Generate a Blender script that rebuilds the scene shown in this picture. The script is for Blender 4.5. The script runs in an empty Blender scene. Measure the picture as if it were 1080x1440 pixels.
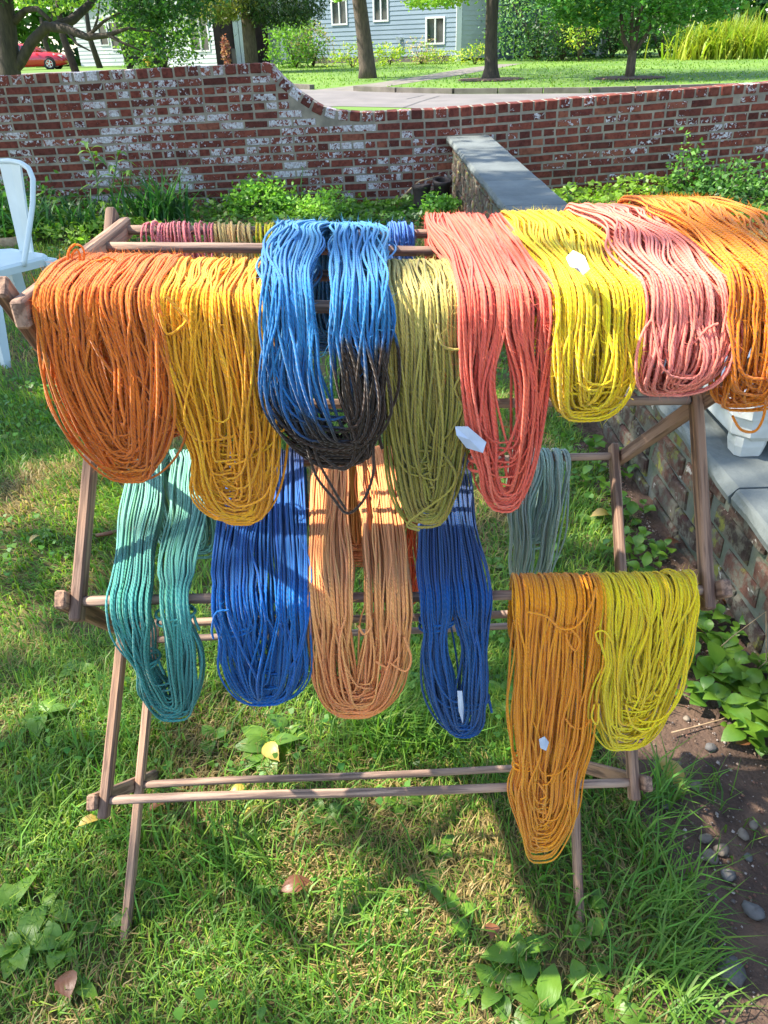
import bpy, math, random
import numpy as np
from mathutils import Vector, Matrix
rad = math.radians
rng = np.random.default_rng(7)
random.seed(7)
scene = bpy.context.scene
COL = scene.collection

# ------------------------------------------------------------------ camera
CAM_H, PITCH, ROLL, FPX = 1.29, 0.5472, -0.03, 1075.3
cam = bpy.data.cameras.new("camera")
cam.sensor_fit = 'VERTICAL'; cam.sensor_height = 36; cam.sensor_width = 36
cam.lens = FPX / 1440 * 36
cam.clip_start = .05; cam.clip_end = 2000
camo = bpy.data.objects.new("camera", cam); COL.objects.link(camo)
_d = np.array([0, math.cos(PITCH), -math.sin(PITCH)]); _r = np.array([1., 0, 0]); _u = np.array([0, math.sin(PITCH), math.cos(PITCH)])
_R = math.cos(ROLL)*_r + math.sin(ROLL)*_u
_U = -math.sin(ROLL)*_r + math.cos(ROLL)*_u
_C = np.array([0, 0, CAM_H])
mw = Matrix([[_R[i], _U[i], -_d[i], _C[i]] for i in range(3)] + [[0, 0, 0, 1]])
camo.matrix_world = mw
scene.camera = camo

# ------------------------------------------------------------------ sky, sun, exposure
SUN_EL, SUN_AZ = rad(52), rad(5)          # sun stands to the left, a little behind the scene
to_sun = Vector((-math.cos(SUN_EL)*math.cos(SUN_AZ), math.cos(SUN_EL)*math.sin(SUN_AZ), math.sin(SUN_EL)))
world = bpy.data.worlds.new("World"); scene.world = world; world.use_nodes = True
wn = world.node_tree; bg = wn.nodes['Background']
sky = wn.nodes.new('ShaderNodeTexSky'); sky.sky_type = 'NISHITA'; sky.sun_disc = False
sky.sun_elevation = SUN_EL; sky.sun_rotation = math.atan2(to_sun.x, to_sun.y)
wn.links.new(sky.outputs[0], bg.inputs[0]); bg.inputs[1].default_value = .15
sl = bpy.data.lights.new("sun", 'SUN'); sl.energy = 4.0; sl.angle = rad(.6); sl.color = (1, .93, .82)
so = bpy.data.objects.new("sun", sl); COL.objects.link(so)
so.rotation_euler = to_sun.to_track_quat('Z', 'Y').to_euler()
vs = scene.view_settings
vs.view_transform = 'Standard'; vs.look = 'None'; vs.gamma = 1; vs.exposure = 1.75
scene.cycles.max_bounces = 7; scene.cycles.transparent_max_bounces = 6
scene.cycles.sample_clamp_indirect = 6

# ------------------------------------------------------------------ pixel helpers (photo is 1080 x 1440)
def ray(px, py): return _d + _R*((px-540)/FPX) + _U*((720-py)/FPX)
def on_y(px, py, Y): q = ray(px, py); return _C + q*(Y/q[1])
def on_z(px, py, z): q = ray(px, py); return _C + q*((z-CAM_H)/q[2])
def proj(P):
    q = np.asarray(P) - _C; z = q @ _d
    return np.stack([540+FPX*(q @ _R)/z, 720-FPX*(q @ _U)/z], -1)

# ------------------------------------------------------------------ object helpers
def S(r, g, b):
    f = lambda c: (c/255/12.92) if c <= 10 else ((c/255+.055)/1.055)**2.4
    return (f(r), f(g), f(b))
def tag(o, label=None, cat=None, group=None, kind=None):
    if label: o['label'] = label
    if cat: o['category'] = cat
    if group: o['group'] = group
    if kind: o['kind'] = kind
    return o
def link(name, me, parent=None, matrix=None):
    o = bpy.data.objects.new(name, me); COL.objects.link(o)
    if parent is not None: o.parent = parent
    if matrix is not None: o.matrix_local = matrix
    return o
def empty(name, loc, label, cat, group=None, rz=0):
    o = link(name, None); o.location = loc; o.rotation_euler = (0, 0, rz); o.empty_display_size = .1
    return tag(o, label, cat, group)
def under(o, parent):
    """parent o (built in world coordinates) under an unscaled Empty, keeping it in place"""
    o.parent = parent
    o.matrix_parent_inverse = (Matrix.Translation(parent.location) @ parent.rotation_euler.to_matrix().to_4x4()).inverted()
    return o
class MB:
    def __init__(s): s.v = []; s.f = []
    def add(s, vs_, fs):
        n = len(s.v); s.v += [tuple(map(float, p)) for p in vs_]; s.f += [tuple(i+n for i in f) for f in fs]; return s
    def box(s, lo, hi, M=None):
        x0, y0, z0 = lo; x1, y1, z1 = hi
        vs_ = [(x0,y0,z0),(x1,y0,z0),(x1,y1,z0),(x0,y1,z0),(x0,y0,z1),(x1,y0,z1),(x1,y1,z1),(x0,y1,z1)]
        if M is not None: vs_ = [M @ Vector(p) for p in vs_]
        return s.add(vs_, [(0,3,2,1),(4,5,6,7),(0,1,5,4),(1,2,6,5),(2,3,7,6),(3,0,4,7)])
    def cbox(s, lo, hi, c, M=None):
        """box with chamfered edges"""
        x0, y0, z0 = lo; x1, y1, z1 = hi
        P = []
        for (x, sx) in ((x0, 1), (x1, -1)):
            for (y, sy) in ((y0, 1), (y1, -1)):
                for (z, sz) in ((z0, 1), (z1, -1)):
                    P += [(x, y+sy*c, z+sz*c), (x+sx*c, y, z+sz*c), (x+sx*c, y+sy*c, z)]
        if M is not None: P = [M @ Vector(p) for p in P]
        I = lambda a, b, d, k: (a*4+b*2+d)*3+k
        F = []
        for a in (0, 1): F.append((I(a,0,0,0), I(a,1,0,0), I(a,1,1,0), I(a,0,1,0))[::(-1 if a == 0 else 1)])
        for b in (0, 1): F.append((I(0,b,0,1), I(1,b,0,1), I(1,b,1,1), I(0,b,1,1))[::(1 if b == 0 else -1)])
        for d in (0, 1): F.append((I(0,0,d,2), I(1,0,d,2), I(1,1,d,2), I(0,1,d,2))[::(-1 if d == 0 else 1)])
        for b in (0, 1):
            for d in (0, 1): F.append((I(0,b,d,1), I(1,b,d,1), I(1,b,d,2), I(0,b,d,2))[::(1 if b == d else -1)])
        for a in (0, 1):
            for d in (0, 1): F.append((I(a,0,d,0), I(a,1,d,0), I(a,1,d,2), I(a,0,d,2))[::(-1 if a == d else 1)])
        for a in (0, 1):
            for b in (0, 1): F.append((I(a,b,0,0), I(a,b,1,0), I(a,b,1,1), I(a,b,0,1))[::(1 if a == b else -1)])
            for b in (0, 1):
                for d in (0, 1): F.append((I(a,b,d,0), I(a,b,d,1), I(a,b,d,2))[::(1 if (a+b+d) % 2 == 0 else -1)])
        return s.add(P, F)
    def tube(s, pts, r, n=8, cap=True):
        P = [Vector(p) for p in pts]; m = len(P)
        rr = r if hasattr(r, '__len__') else [r]*m
        t0 = (P[1]-P[0]).normalized(); a = t0.orthogonal().normalized(); rings = []
        for i in range(m):
            t = (P[min(i+1, m-1)]-P[max(i-1, 0)]).normalized()
            a = (a - t*a.dot(t)).normalized(); b = t.cross(a)
            rings.append([P[i]+(a*math.cos(2*math.pi*k/n)+b*math.sin(2*math.pi*k/n))*rr[i] for k in range(n)])
        vs_ = [p for R_ in rings for p in R_]; fs = []
        for i in range(m-1):
            for k in range(n): fs.append((i*n+k, i*n+(k+1) % n, (i+1)*n+(k+1) % n, (i+1)*n+k))
        if cap: fs += [tuple(range(n))[::-1], tuple((m-1)*n+k for k in range(n))]
        return s.add(vs_, fs)
    def lathe(s, prof, n=16, M=None):
        vs_ = [(r*math.cos(2*math.pi*k/n), r*math.sin(2*math.pi*k/n), z) for r, z in prof for k in range(n)]
        if M is not None: vs_ = [M @ Vector(p) for p in vs_]
        fs = [(i*n+k, i*n+(k+1) % n, (i+1)*n+(k+1) % n, (i+1)*n+k) for i in range(len(prof)-1) for k in range(n)]
        return s.add(vs_, fs)
    def prism(s, poly, w0, w1, to3):
        """extrude the outline poly (2D) from w0 to w1; to3(a, b, w) gives the 3D point"""
        n = len(poly); vs_ = [to3(a, b, w0) for a, b in poly] + [to3(a, b, w1) for a, b in poly]
        return s.add(vs_, [tuple(range(n))[::-1], tuple(range(n, 2*n))] + [(i, (i+1) % n, n+(i+1) % n, n+i) for i in range(n)])
    def mesh(s, name, mat, smooth=False):
        me = bpy.data.meshes.new(name); me.from_pydata(s.v, [], s.f)
        if mat: me.materials.append(mat)
        if smooth: me.polygons.foreach_set('use_smooth', [True]*len(me.polygons))
        me.update(); return me
    def build(s, name, mat, parent=None, smooth=False):
        o = link(name, s.mesh(name, mat, smooth))
        if parent is not None: under(o, parent)
        return o
def fix_normals(o):
    import bmesh
    bm = bmesh.new(); bm.from_mesh(o.data); bmesh.ops.recalc_face_normals(bm, faces=bm.faces); bm.to_mesh(o.data); bm.free(); return o
def bigmesh(name, V, faces, mat, col=None, uv=None, smooth=True):
    """faces: list of integer arrays (n,3) or (n,4)"""
    me = bpy.data.meshes.new(name)
    V = np.ascontiguousarray(V, dtype=np.float32)
    me.vertices.add(len(V)); me.vertices.foreach_set('co', V.ravel())
    tot = np.concatenate([np.full(len(f), f.shape[1], np.int32) for f in faces])
    idx = np.concatenate([f.ravel() for f in faces]).astype(np.int32)
    me.loops.add(len(idx)); me.loops.foreach_set('vertex_index', idx)
    me.polygons.add(len(tot))
    st = np.zeros(len(tot), np.int32); st[1:] = np.cumsum(tot)[:-1]
    me.polygons.foreach_set('loop_start', st); me.polygons.foreach_set('loop_total', tot)
    if smooth: me.polygons.foreach_set('use_smooth', np.ones(len(tot), bool))
    if col is not None:
        a = me.attributes.new('Col', 'FLOAT_COLOR', 'POINT')
        c4 = np.ones((len(V), 4), np.float32); c4[:, :3] = col; a.data.foreach_set('color', c4.ravel())
    if uv is not None:
        l = me.uv_layers.new(name='UVMap'); l.data.foreach_set('uv', np.ascontiguousarray(uv, np.float32).ravel())
    me.update(calc_edges=True)
    if mat: me.materials.append(mat)
    return me

# ------------------------------------------------------------------ materials
class NT:
    def __init__(s, name):
        s.m = bpy.data.materials.new(name); s.m.use_nodes = True; s.t = s.m.node_tree
        s.b = s.t.nodes['Principled BSDF']; s.out = s.t.nodes['Material Output']
    def n(s, ty, **k):
        nd = s.t.nodes.new('ShaderNode'+ty)
        for a, b in k.items():
            if a.startswith('i_'):
                key = a[2:]; key = int(key) if key.isdigit() else key.replace('_', ' ')
                s.put(nd.inputs[key], b)
            else: setattr(nd, a, b)
        return nd
    def put(s, inp, v):
        if isinstance(v, bpy.types.NodeSocket): s.t.links.new(v, inp)
        else:
            if isinstance(v, tuple) and len(v) == 3 and inp.type == 'RGBA': v = (*v, 1)
            inp.default_value = v
    def math(s, op, a, b=0., c=None, clamp=False):
        nd = s.n('Math', operation=op, use_clamp=clamp); s.put(nd.inputs[0], a); s.put(nd.inputs[1], b)
        if c is not None: s.put(nd.inputs[2], c)
        return nd.outputs[0]
    def mix(s, f, a, b, mode='MIX'):
        nd = s.n('MixRGB', blend_type=mode); s.put(nd.inputs[0], f); s.put(nd.inputs[1], a); s.put(nd.inputs[2], b); return nd.outputs[0]
    def noise(s, vec, scale, detail=4, rough=.55, dist=0.):
        nd = s.n('TexNoise', i_Scale=scale, i_Detail=detail, i_Roughness=rough, i_Distortion=dist)
        if vec is not None: s.t.links.new(vec, nd.inputs['Vector'])
        return nd.outputs[0]
    def ramp(s, f, stops):
        nd = s.n('ValToRGB'); e = nd.color_ramp.elements
        while len(e) < len(stops): e.new(.5)
        for el, (p, c) in zip(e, stops): el.position = p; el.color = (*c, 1)
        s.put(nd.inputs[0], f); return nd.outputs[0]
    def rng(s, v, a, b, c=0., d=1.):
        nd = s.n('MapRange', interpolation_type='SMOOTHSTEP'); s.put(nd.inputs[0], v)
        for i, x in enumerate((a, b, c, d)): s.put(nd.inputs[i+1], x)
        return nd.outputs[0]
    def scale(s, vec, sc):
        nd = s.n('Mapping'); s.put(nd.inputs[0], vec); nd.inputs['Scale'].default_value = sc; return nd.outputs[0]
    def bump(s, h, st, dist=.01):
        nd = s.n('Bump', i_Strength=st, i_Distance=dist); s.put(nd.inputs['Height'], h); s.put(s.b.inputs['Normal'], nd.outputs[0])
    @property
    def obj(s): return s.n('TexCoord').outputs['Object']
    @property
    def pos(s): return s.n('NewGeometry').outputs['Position']
    @property
    def rand(s): return s.n('ObjectInfo').outputs['Random']
    def set(s, **k):
        for a, b in k.items(): s.put(s.b.inputs[a.replace('_', ' ')], b)
        return s
    def translucent(s, colour, f):
        tr = s.n('BsdfTranslucent'); s.put(tr.inputs[0], colour)
        mx = s.n('MixShader'); mx.inputs[0].default_value = f
        s.t.links.new(s.b.outputs[0], mx.inputs[1]); s.t.links.new(tr.outputs[0], mx.inputs[2]); s.t.links.new(mx.outputs[0], s.out.inputs[0])
def plain(name, c1, c2=None, scale=8, rough=.7, bump=0, bscale=None, stretch=None, metal=0, world_pos=False, spread=.25, rnd=0, spec=.5):
    t = NT(name); v = t.pos if world_pos else t.obj
    if stretch: v = t.scale(v, stretch)
    if c2 is None: c2 = tuple(x*.75 for x in c1)
    f = t.rng(t.noise(v, scale, 6), .5-spread, .5+spread)
    c = t.mix(f, c1, c2)
    if rnd:
        c = t.mix(1., c, t.ramp(t.rand, [(0, (1-rnd,)*3), (1, (1+rnd, 1+rnd, 1+rnd))]), 'MULTIPLY')
    t.set(Base_Color=c, Roughness=rough, Metallic=metal, Specular_IOR_Level=spec)
    if bump: t.bump(t.noise(v, bscale or scale*4, 5), bump)
    return t.m

# wood of the rack: weathered, grey brown, grain along the local X axis
def wood_mat(name, ca, cb, cc):
    t = NT(name); o = t.obj
    g = t.noise(t.scale(o, (7, 130, 130)), 1, 6, .6, .3)
    w = t.noise(t.scale(o, (4, 12, 12)), 1, 3)
    off = t.n('VectorMath', operation='ADD'); t.put(off.inputs[0], o); t.put(off.inputs[1], t.rand)
    w = t.noise(t.scale(off.outputs[0], (5, 15, 15)), 1, 4)
    c = t.mix(t.rng(w, .35, .7), ca, cb); c = t.mix(t.rng(g, .43, .62), c, cc)
    c = t.mix(1., c, t.ramp(t.rand, [(0, (.82, .8, .8)), (1, (1.12, 1.1, 1.1))]), 'MULTIPLY')
    t.set(Base_Color=c, Roughness=.72, Specular_IOR_Level=.3); t.bump(g, .6, .004); return t.m
WOOD = wood_mat('weathered_wood', S(168, 132, 104), S(142, 116, 98), S(104, 80, 66))
DOWEL = wood_mat('weathered_dowel', S(174, 144, 120), S(148, 126, 112), S(112, 92, 80))

# yarn: colour from the strands, ply twist as relief
def yarn_mat(name, sheen=.25):
    t = NT(name)
    col = t.n('Attribute', attribute_name='Col').outputs['Color']
    uv = t.n('UVMap', uv_map='UVMap').outputs[0]; sp = t.n('SeparateXYZ'); t.put(sp.inputs[0], uv)
    ph = t.math('FRACT', t.math('ADD', t.math('MULTIPLY', sp.outputs[0], 2.), sp.outputs[1]))
    h = t.math('POWER', t.math('SINE', t.math('MULTIPLY', ph, math.pi)), .6)
    fz = t.noise(t.scale(t.pos, (1, 1, 1)), 900, 3)
    c = t.mix(.22, col, t.mix(1., col, t.ramp(fz, [(.3, (.55, .55, .55)), (.7, (1.35, 1.35, 1.35))]), 'MULTIPLY'))
    t.set(Base_Color=c, Roughness=.95, Sheen_Weight=sheen, Sheen_Roughness=.5, Specular_IOR_Level=.25)
    t.put(t.b.inputs['Sheen Tint'], (1, .95, .9))
    t.bump(t.math('ADD', h, t.math('MULTIPLY', fz, .35)), 1., .0009)
    t.translucent(c, .08)
    return t.m
YARN = yarn_mat('wool_yarn')

def attr_leaf(name, rough=.55, tr=.3, spec=.4):
    t = NT(name); col = t.n('Attribute', attribute_name='Col').outputs['Color']
    t.set(Base_Color=col, Roughness=rough, Specular_IOR_Level=spec)
    t.translucent(t.mix(1., col, (1.5, 1.7, .8), 'MULTIPLY'), tr); return t.m
GRASS = attr_leaf('grass_blade', .5, .35)
FOLIAGE = attr_leaf('foliage', .5, .35)
def obj_leaf(name, a, b, tr=.25):
    t = NT(name); c = t.mix(t.rand, a, b)
    v = t.noise(t.obj, 25, 4); c = t.mix(t.rng(v, .3, .75), c, tuple(x*.72 for x in a))
    t.set(Base_Color=c, Roughness=.42, Specular_IOR_Level=.45); t.bump(t.noise(t.scale(t.obj, (8, 40, 40)), 1, 3), .3, .01)
    t.translucent(t.mix(1., c, (1.4, 1.6, .7), 'MULTIPLY'), tr); return t.m
WEED = obj_leaf('weed_leaf', S(112, 150, 44), S(68, 110, 38))
IVY = obj_leaf('groundcover_leaf', S(116, 154, 46), S(66, 112, 38))
DRYLEAF = obj_leaf('dry_leaf', S(206, 176, 70), S(172, 142, 82), .15)
BROWNLEAF = obj_leaf('brown_leaf', S(132, 84, 52), S(104, 66, 44), .1)

def brick_mat(name, ramp_, paint_bias, moss=False):
    t = NT(name); p = t.pos
    a = t.n('Attribute', attribute_name='rnd').outputs['Fac']
    r = t.math('FRACT', t.math('ADD', a, t.rand))
    c = t.ramp(r, ramp_)
    c = t.mix(t.rng(t.noise(p, 30, 5), .35, .75), c, t.mix(1., c, (.5, .42, .42), 'MULTIPLY'))
    c = t.mix(t.rng(t.noise(p, 7, 3), .55, .8), c, S(70, 34, 30))
    if moss:
        c = t.mix(t.rng(t.noise(p, 22, 6, .7), .44, .58), c, S(96, 92, 80))
        c = t.mix(t.rng(t.noise(p, 9, 6, .7), .55, .64), c, S(112, 112, 52))
        c = t.mix(t.rng(t.noise(p, 16, 5, .6, .6), .63, .67), c, S(158, 152, 142))
    else:
        sx = t.n('SeparateXYZ'); t.put(sx.inputs[0], p)
        bias = t.rng(sx.outputs[0], -1.4, 1.2, .04, -.05)
        n1 = t.noise(p, 30, 6, .66, .6); n2 = t.noise(p, 1.5, 2)
        k = t.math('ADD', t.math('ADD', n1, t.math('MULTIPLY', t.math('SUBTRACT', n2, .5), .55)), t.math('ADD', bias, t.math('MULTIPLY', t.math('SUBTRACT', t.math('FRACT', t.math('MULTIPLY', r, 7.3)), .5), .3)))
        m = t.math('MULTIPLY', t.rng(k, paint_bias, paint_bias+.06), t.rng(t.noise(p, 45, 4), .25, .6, .55, .95))
        c = t.mix(m, c, t.mix(t.rng(t.noise(p, 60, 3), .4, .7), S(206, 204, 206), S(158, 152, 152)))
    t.set(Base_Color=c, Roughness=.86, Specular_IOR_Level=.25); t.bump(t.noise(p, 120, 5), .55, .006); return t.m
BRICK = brick_mat('old_brick', [(0, S(84, 45, 38)), (.3, S(116, 60, 48)), (.6, S(128, 68, 53)), (.8, S(102, 51, 45)), (1, S(142, 86, 66))], .585)
LBRICK = brick_mat('mossy_brick', [(0, S(66, 56, 50)), (.35, S(86, 68, 58)), (.7, S(104, 72, 60)), (1, S(82, 74, 66))], .6, True)
MORTAR = plain('mortar', S(156, 144, 126), S(116, 108, 96), 9, .95, .5, 70, world_pos=True)
LMORTAR = plain('mossy_mortar', S(98, 100, 94), S(74, 82, 58), 6, .95, .6, 60, world_pos=True)
BLUESTONE = plain('bluestone', S(104, 110, 107), S(80, 86, 84), 4, .85, .5, 40, world_pos=True, rnd=.06)
THATCH = plain('lawn_soil', S(78, 76, 40), S(104, 88, 54), 9, .95, .6, 60, world_pos=True)
SOIL = plain('bed_soil', S(110, 86, 68), S(72, 55, 45), 14, .95, .9, 90, world_pos=True)
FARLAWN = plain('far_lawn', S(100, 130, 38), S(74, 106, 30), .35, .9, .5, 14, world_pos=True)
ROAD = plain('asphalt', S(116, 110, 106), S(100, 95, 92), 1.2, .9, .3, 30, world_pos=True)
KERB = plain('kerb_stone', S(118, 110, 98), S(86, 80, 70), 3, .9, .4, 30, world_pos=True)
PATH = plain('path_paving', S(124, 117, 106), S(102, 96, 88), 3, .9, .3, 30, world_pos=True)
BARK = plain('bark', S(98, 84, 70), S(62, 52, 44), 6, .95, .9, 22, stretch=(3, 3, .7))
DARKBARK = plain('dark_bark', S(76, 66, 54), S(46, 40, 34), 6, .95, .9, 22, stretch=(3, 3, .8))
WHITEMETAL = plain('white_enamel', S(212, 222, 220), S(190, 202, 200), 3, .35, .05, 30)
RUST = plain('rust', S(120, 92, 66), S(90, 64, 46), 30, .8)
PLANTER = plain('white_plastic', S(206, 208, 204), S(178, 180, 172), 14, .55, .15, 60)
DARKIRON = plain('dark_iron', S(40, 28, 24), S(26, 18, 16), 20, .65, .4, 60)
STONE = plain('stone', S(136, 122, 104), S(98, 88, 78), 22, .85, .4, 90, rnd=.2)
GREYSTONE = plain('grey_stone', S(112, 108, 102), S(86, 83, 80), 22, .8, .3, 90, rnd=.1)
PAPER = plain('paper', S(190, 202, 216), S(168, 180, 200), 30, .8)
TWIG = plain('twig', S(176, 150, 116), S(138, 112, 84), 30, .85)
SIDING_W = plain('white_siding', S(186, 188, 188), S(168, 172, 174), .6, .7, world_pos=True)
SIDING_B = plain('blue_grey_siding', S(122, 138, 150), S(110, 126, 140), .5, .7, world_pos=True)
TRIM = plain('white_trim', S(208, 208, 204), S(190, 190, 188), 1, .6)
ROOF = plain('roof_shingle', S(104, 100, 98), S(82, 78, 78), 3, .9, .4, 20)
DARKIN = plain('dark_brown', S(70, 52, 48), S(48, 36, 34), 3, .8)
ORANGEWOOD = plain('orange_wood', S(176, 96, 52), S(140, 70, 40), 6, .6)
STONEBASE = plain('foundation', S(96, 88, 84), S(76, 70, 68), 3, .9)
def glass_mat():
    t = NT('window_glass'); t.set(Base_Color=S(46, 56, 62), Roughness=.08, Specular_IOR_Level=.8, Metallic=.15); return t.m
GLASS = glass_mat()
def car_mat():
    t = NT('red_car_paint'); t.set(Base_Color=S(186, 28, 44), Roughness=.25, Coat_Weight=.8, Coat_Roughness=.06, Specular_IOR_Level=.6); return t.m
CARPAINT = car_mat()
RUBBER = plain('rubber', S(34, 34, 36), None, 5, .8)
ALLOY = plain('alloy', S(196, 198, 202), S(170, 172, 176), 5, .3, metal=.7)
LAMP = plain('lamp_lens', S(230, 232, 236), S(210, 212, 220), 5, .15)
HYDRANT = plain('hydrant_yellow', S(226, 182, 44), S(206, 156, 38), 6, .5)

# ------------------------------------------------------------------ ground
def sstep(a, b, x): t = np.clip((np.asarray(x, float)-a)/(b-a), 0, 1); return t*t*(3-2*t)
def gz(x, y):
    x = np.asarray(x, float); y = np.asarray(y, float)
    near = -.05*(np.clip(x, -.8, .8)+.068)*(1-sstep(1.8, 4.2, y))
    far = np.interp(y, [10, 21, 45], [0, .1, .55])
    und = .008*np.sin(x*3.1+1)*np.sin(y*2.3)*(1-sstep(9, 12, y))*sstep(1.3, 2.5, y)
    return near+far+und
def ground_hit(px, py):
    z = 0.
    for _ in range(25): p = on_z(px, py, z); z = float(gz(p[0], p[1]))
    return on_z(px, py, z)
def grid_sheet(xs, ys, zf):
    X, Y = np.meshgrid(xs, ys); V = np.stack([X.ravel(), Y.ravel(), zf(X, Y).ravel()], 1)
    nx, ny = len(xs), len(ys); i = np.arange(nx-1)[None]+nx*np.arange(ny-1)[:, None]; i = i.ravel()
    return V, np.stack([i, i+1, i+nx+1, i+nx], 1)
xs = np.concatenate([[-600, -300, -150, -80], np.arange(-50, -6, 4), np.arange(-6, 6, .12), np.arange(6, 51, 4), [80, 150, 300, 600]])
ys = np.concatenate([[-200, -60, -20, -8], np.arange(-3, 9, .12), np.arange(9, 46, 1.5), [50, 60, 80, 120, 250, 600, 1200]])
V, F = grid_sheet(xs, ys, lambda x, y: gz(x, y))
tag(link('ground', bigmesh('ground', V, [F], THATCH)), kind='structure')
xs2 = np.concatenate([[-500, -200, -100], np.arange(-60, 61, 3), [100, 200, 500]]); ys2 = np.concatenate([np.arange(8.2, 46, 1.5), [50, 60, 80, 150, 400, 1000]])
V, F = grid_sheet(xs2, ys2, lambda x, y: gz(x, y)+.004)
tag(link('far_lawn', bigmesh('far_lawn', V, [F], FARLAWN)), kind='structure')
def soil_edge(y):
    y = np.asarray(y, float)
    return .44+.10*sstep(.62, .8, y)-.04*sstep(.9, 1.1, y)+.27*sstep(1.25, 2.0, y)+.025*np.sin(y*19)+.02*np.sin(y*43+1)
ty_ = np.linspace(.2, 6.5, 190); tx_ = np.linspace(0, 1, 26)
Xs = soil_edge(ty_)[:, None]-.05 + tx_[None]*(1.0-soil_edge(ty_)[:, None]); Ys = np.repeat(ty_[:, None], 26, 1)
Zs = gz(Xs, Ys)+.004+.012*tx_[None]*(1+.6*np.sin(Xs*41)*np.sin(Ys*37))
i = (np.arange(25)[None]+26*np.arange(189)[:, None]).ravel()
tag(link('soil_bed', bigmesh('soil_bed', np.stack([Xs.ravel(), Ys.ravel(), Zs.ravel()], 1), [np.stack([i, i+1, i+27, i+26], 1)], SOIL)), kind='structure')
# planting bed along the brick wall
bx_ = np.linspace(-4.6, 4.8, 90); by_ = np.linspace(0, 1, 14)
edge = 6.35+.25*np.sin(bx_*1.3)+.1*np.sin(bx_*4+1)
Xb = np.repeat(bx_[None], 14, 0); Yb = edge[None]+by_[:, None]*(7.57-edge[None])
Zb = gz(Xb, Yb)+.004+.05*np.sin(np.pi*by_/2)[:, None]
i = (np.arange(89)[None]+90*np.arange(13)[:, None]).ravel()
tag(link('planting_bed', bigmesh('planting_bed', np.stack([Xb.ravel(), Yb.ravel(), Zb.ravel()], 1), [np.stack([i, i+1, i+91, i+90], 1)], SOIL)), kind='structure')

# road, kerbs, path beyond the wall
def strip(name, left, right, mat, off, n=24):
    L_ = np.array(left); R_ = np.array(right); V = []
    t = np.linspace(0, 1, n); w = np.linspace(0, 1, 8)
    def along(P): k = np.linspace(0, 1, len(P)); return np.stack([np.interp(t, k, P[:, 0]), np.interp(t, k, P[:, 1])], 1)
    A, B = along(L_), along(R_)
    Q = A[:, None]*(1-w[None, :, None])+B[:, None]*w[None, :, None]
    V = np.concatenate([Q, (gz(Q[..., 0], Q[..., 1])+off)[..., None]], 2).reshape(-1, 3)
    i = (np.arange(7)[None]+8*np.arange(n-1)[:, None]).ravel()
    return tag(link(name, bigmesh(name, V, [np.stack([i, i+1, i+9, i+8], 1)], mat)), kind='structure')
g2 = lambda px, py: tuple(float(v) for v in ground_hit(px, py)[:2])
near_edge = [(-60, 22), (-14, 18.2), (-6, 17.3), g2(470, 150), g2(570, 152), (6, 13.4), (12, 11.6), (40, 10)]
far_edge = [(-60, 31), (-16, 24.6), g2(300, 118), g2(440, 127), g2(500, 129), g2(640, 133), g2(830, 132), (40, 24)]
strip('road', near_edge, far_edge, ROAD, .012, 60)
def kerb(pts):
    mb = MB(); pts = [Vector((x, y, float(gz(x, y)))) for x, y in pts]
    for a, b in zip(pts[:-1], pts[1:]):
        d = (b-a); n = max(1, int(d.length/1.1))
        for k in range(n):
            p = a+d*(k/n); q = a+d*((k+.97)/n); t = (q-p).normalized(); s_ = Vector((-t.y, t.x, 0))*.09
            up = Vector((0, 0, .13)); dn = Vector((0, 0, -.05))
            mb.add([p-s_+dn, q-s_+dn, q+s_+dn, p+s_+dn, p-s_+up, q-s_+up, q+s_+up, p+s_+up], [(0,3,2,1),(4,5,6,7),(0,1,5,4),(1,2,6,5),(2,3,7,6),(3,0,4,7)])
    return tag(mb.build('kerb', KERB), kind='structure')
kerb([(-30, 27.2), (-16, 24.7), g2(300, 117.5), g2(440, 126)])
kerb([g2(500, 128), g2(560, 130.5), g2(640, 132), g2(830, 131), (26, 22)])
strip('garden_path', [g2(440, 127), g2(470, 124), g2(530, 117), g2(600, 106), g2(650, 97), g2(700, 87)], [g2(500, 129), g2(515, 127), g2(560, 119.5), g2(640, 107), g2(690, 98), g2(735, 86)], PATH, .010, 40)
strip('driveway', [(-22, 26.2), g2(40, 103), g2(215, 96), g2(300, 76)], [(-18, 25.5), g2(150, 103), g2(260, 92), g2(335, 76)], PATH, .010, 30)
# cracks in the asphalt
mb = MB()
for c in ([g2(568, 152), g2(590, 144), g2(617, 136)], [g2(572, 140), g2(595, 135)]):
    for (x0, y0), (x1, y1) in zip(c[:-1], c[1:]):
        w = .03; mb.add([(x0-w, y0, gz(x0, y0)+.017), (x0+w, y0, gz(x0, y0)+.017), (x1+w, y1, gz(x1, y1)+.017), (x1-w, y1, gz(x1, y1)+.017)], [(0, 1, 2, 3)])
tag(mb.build('road_crack', plain('crack_tar', S(92, 88, 86))), kind='structure')

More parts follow.
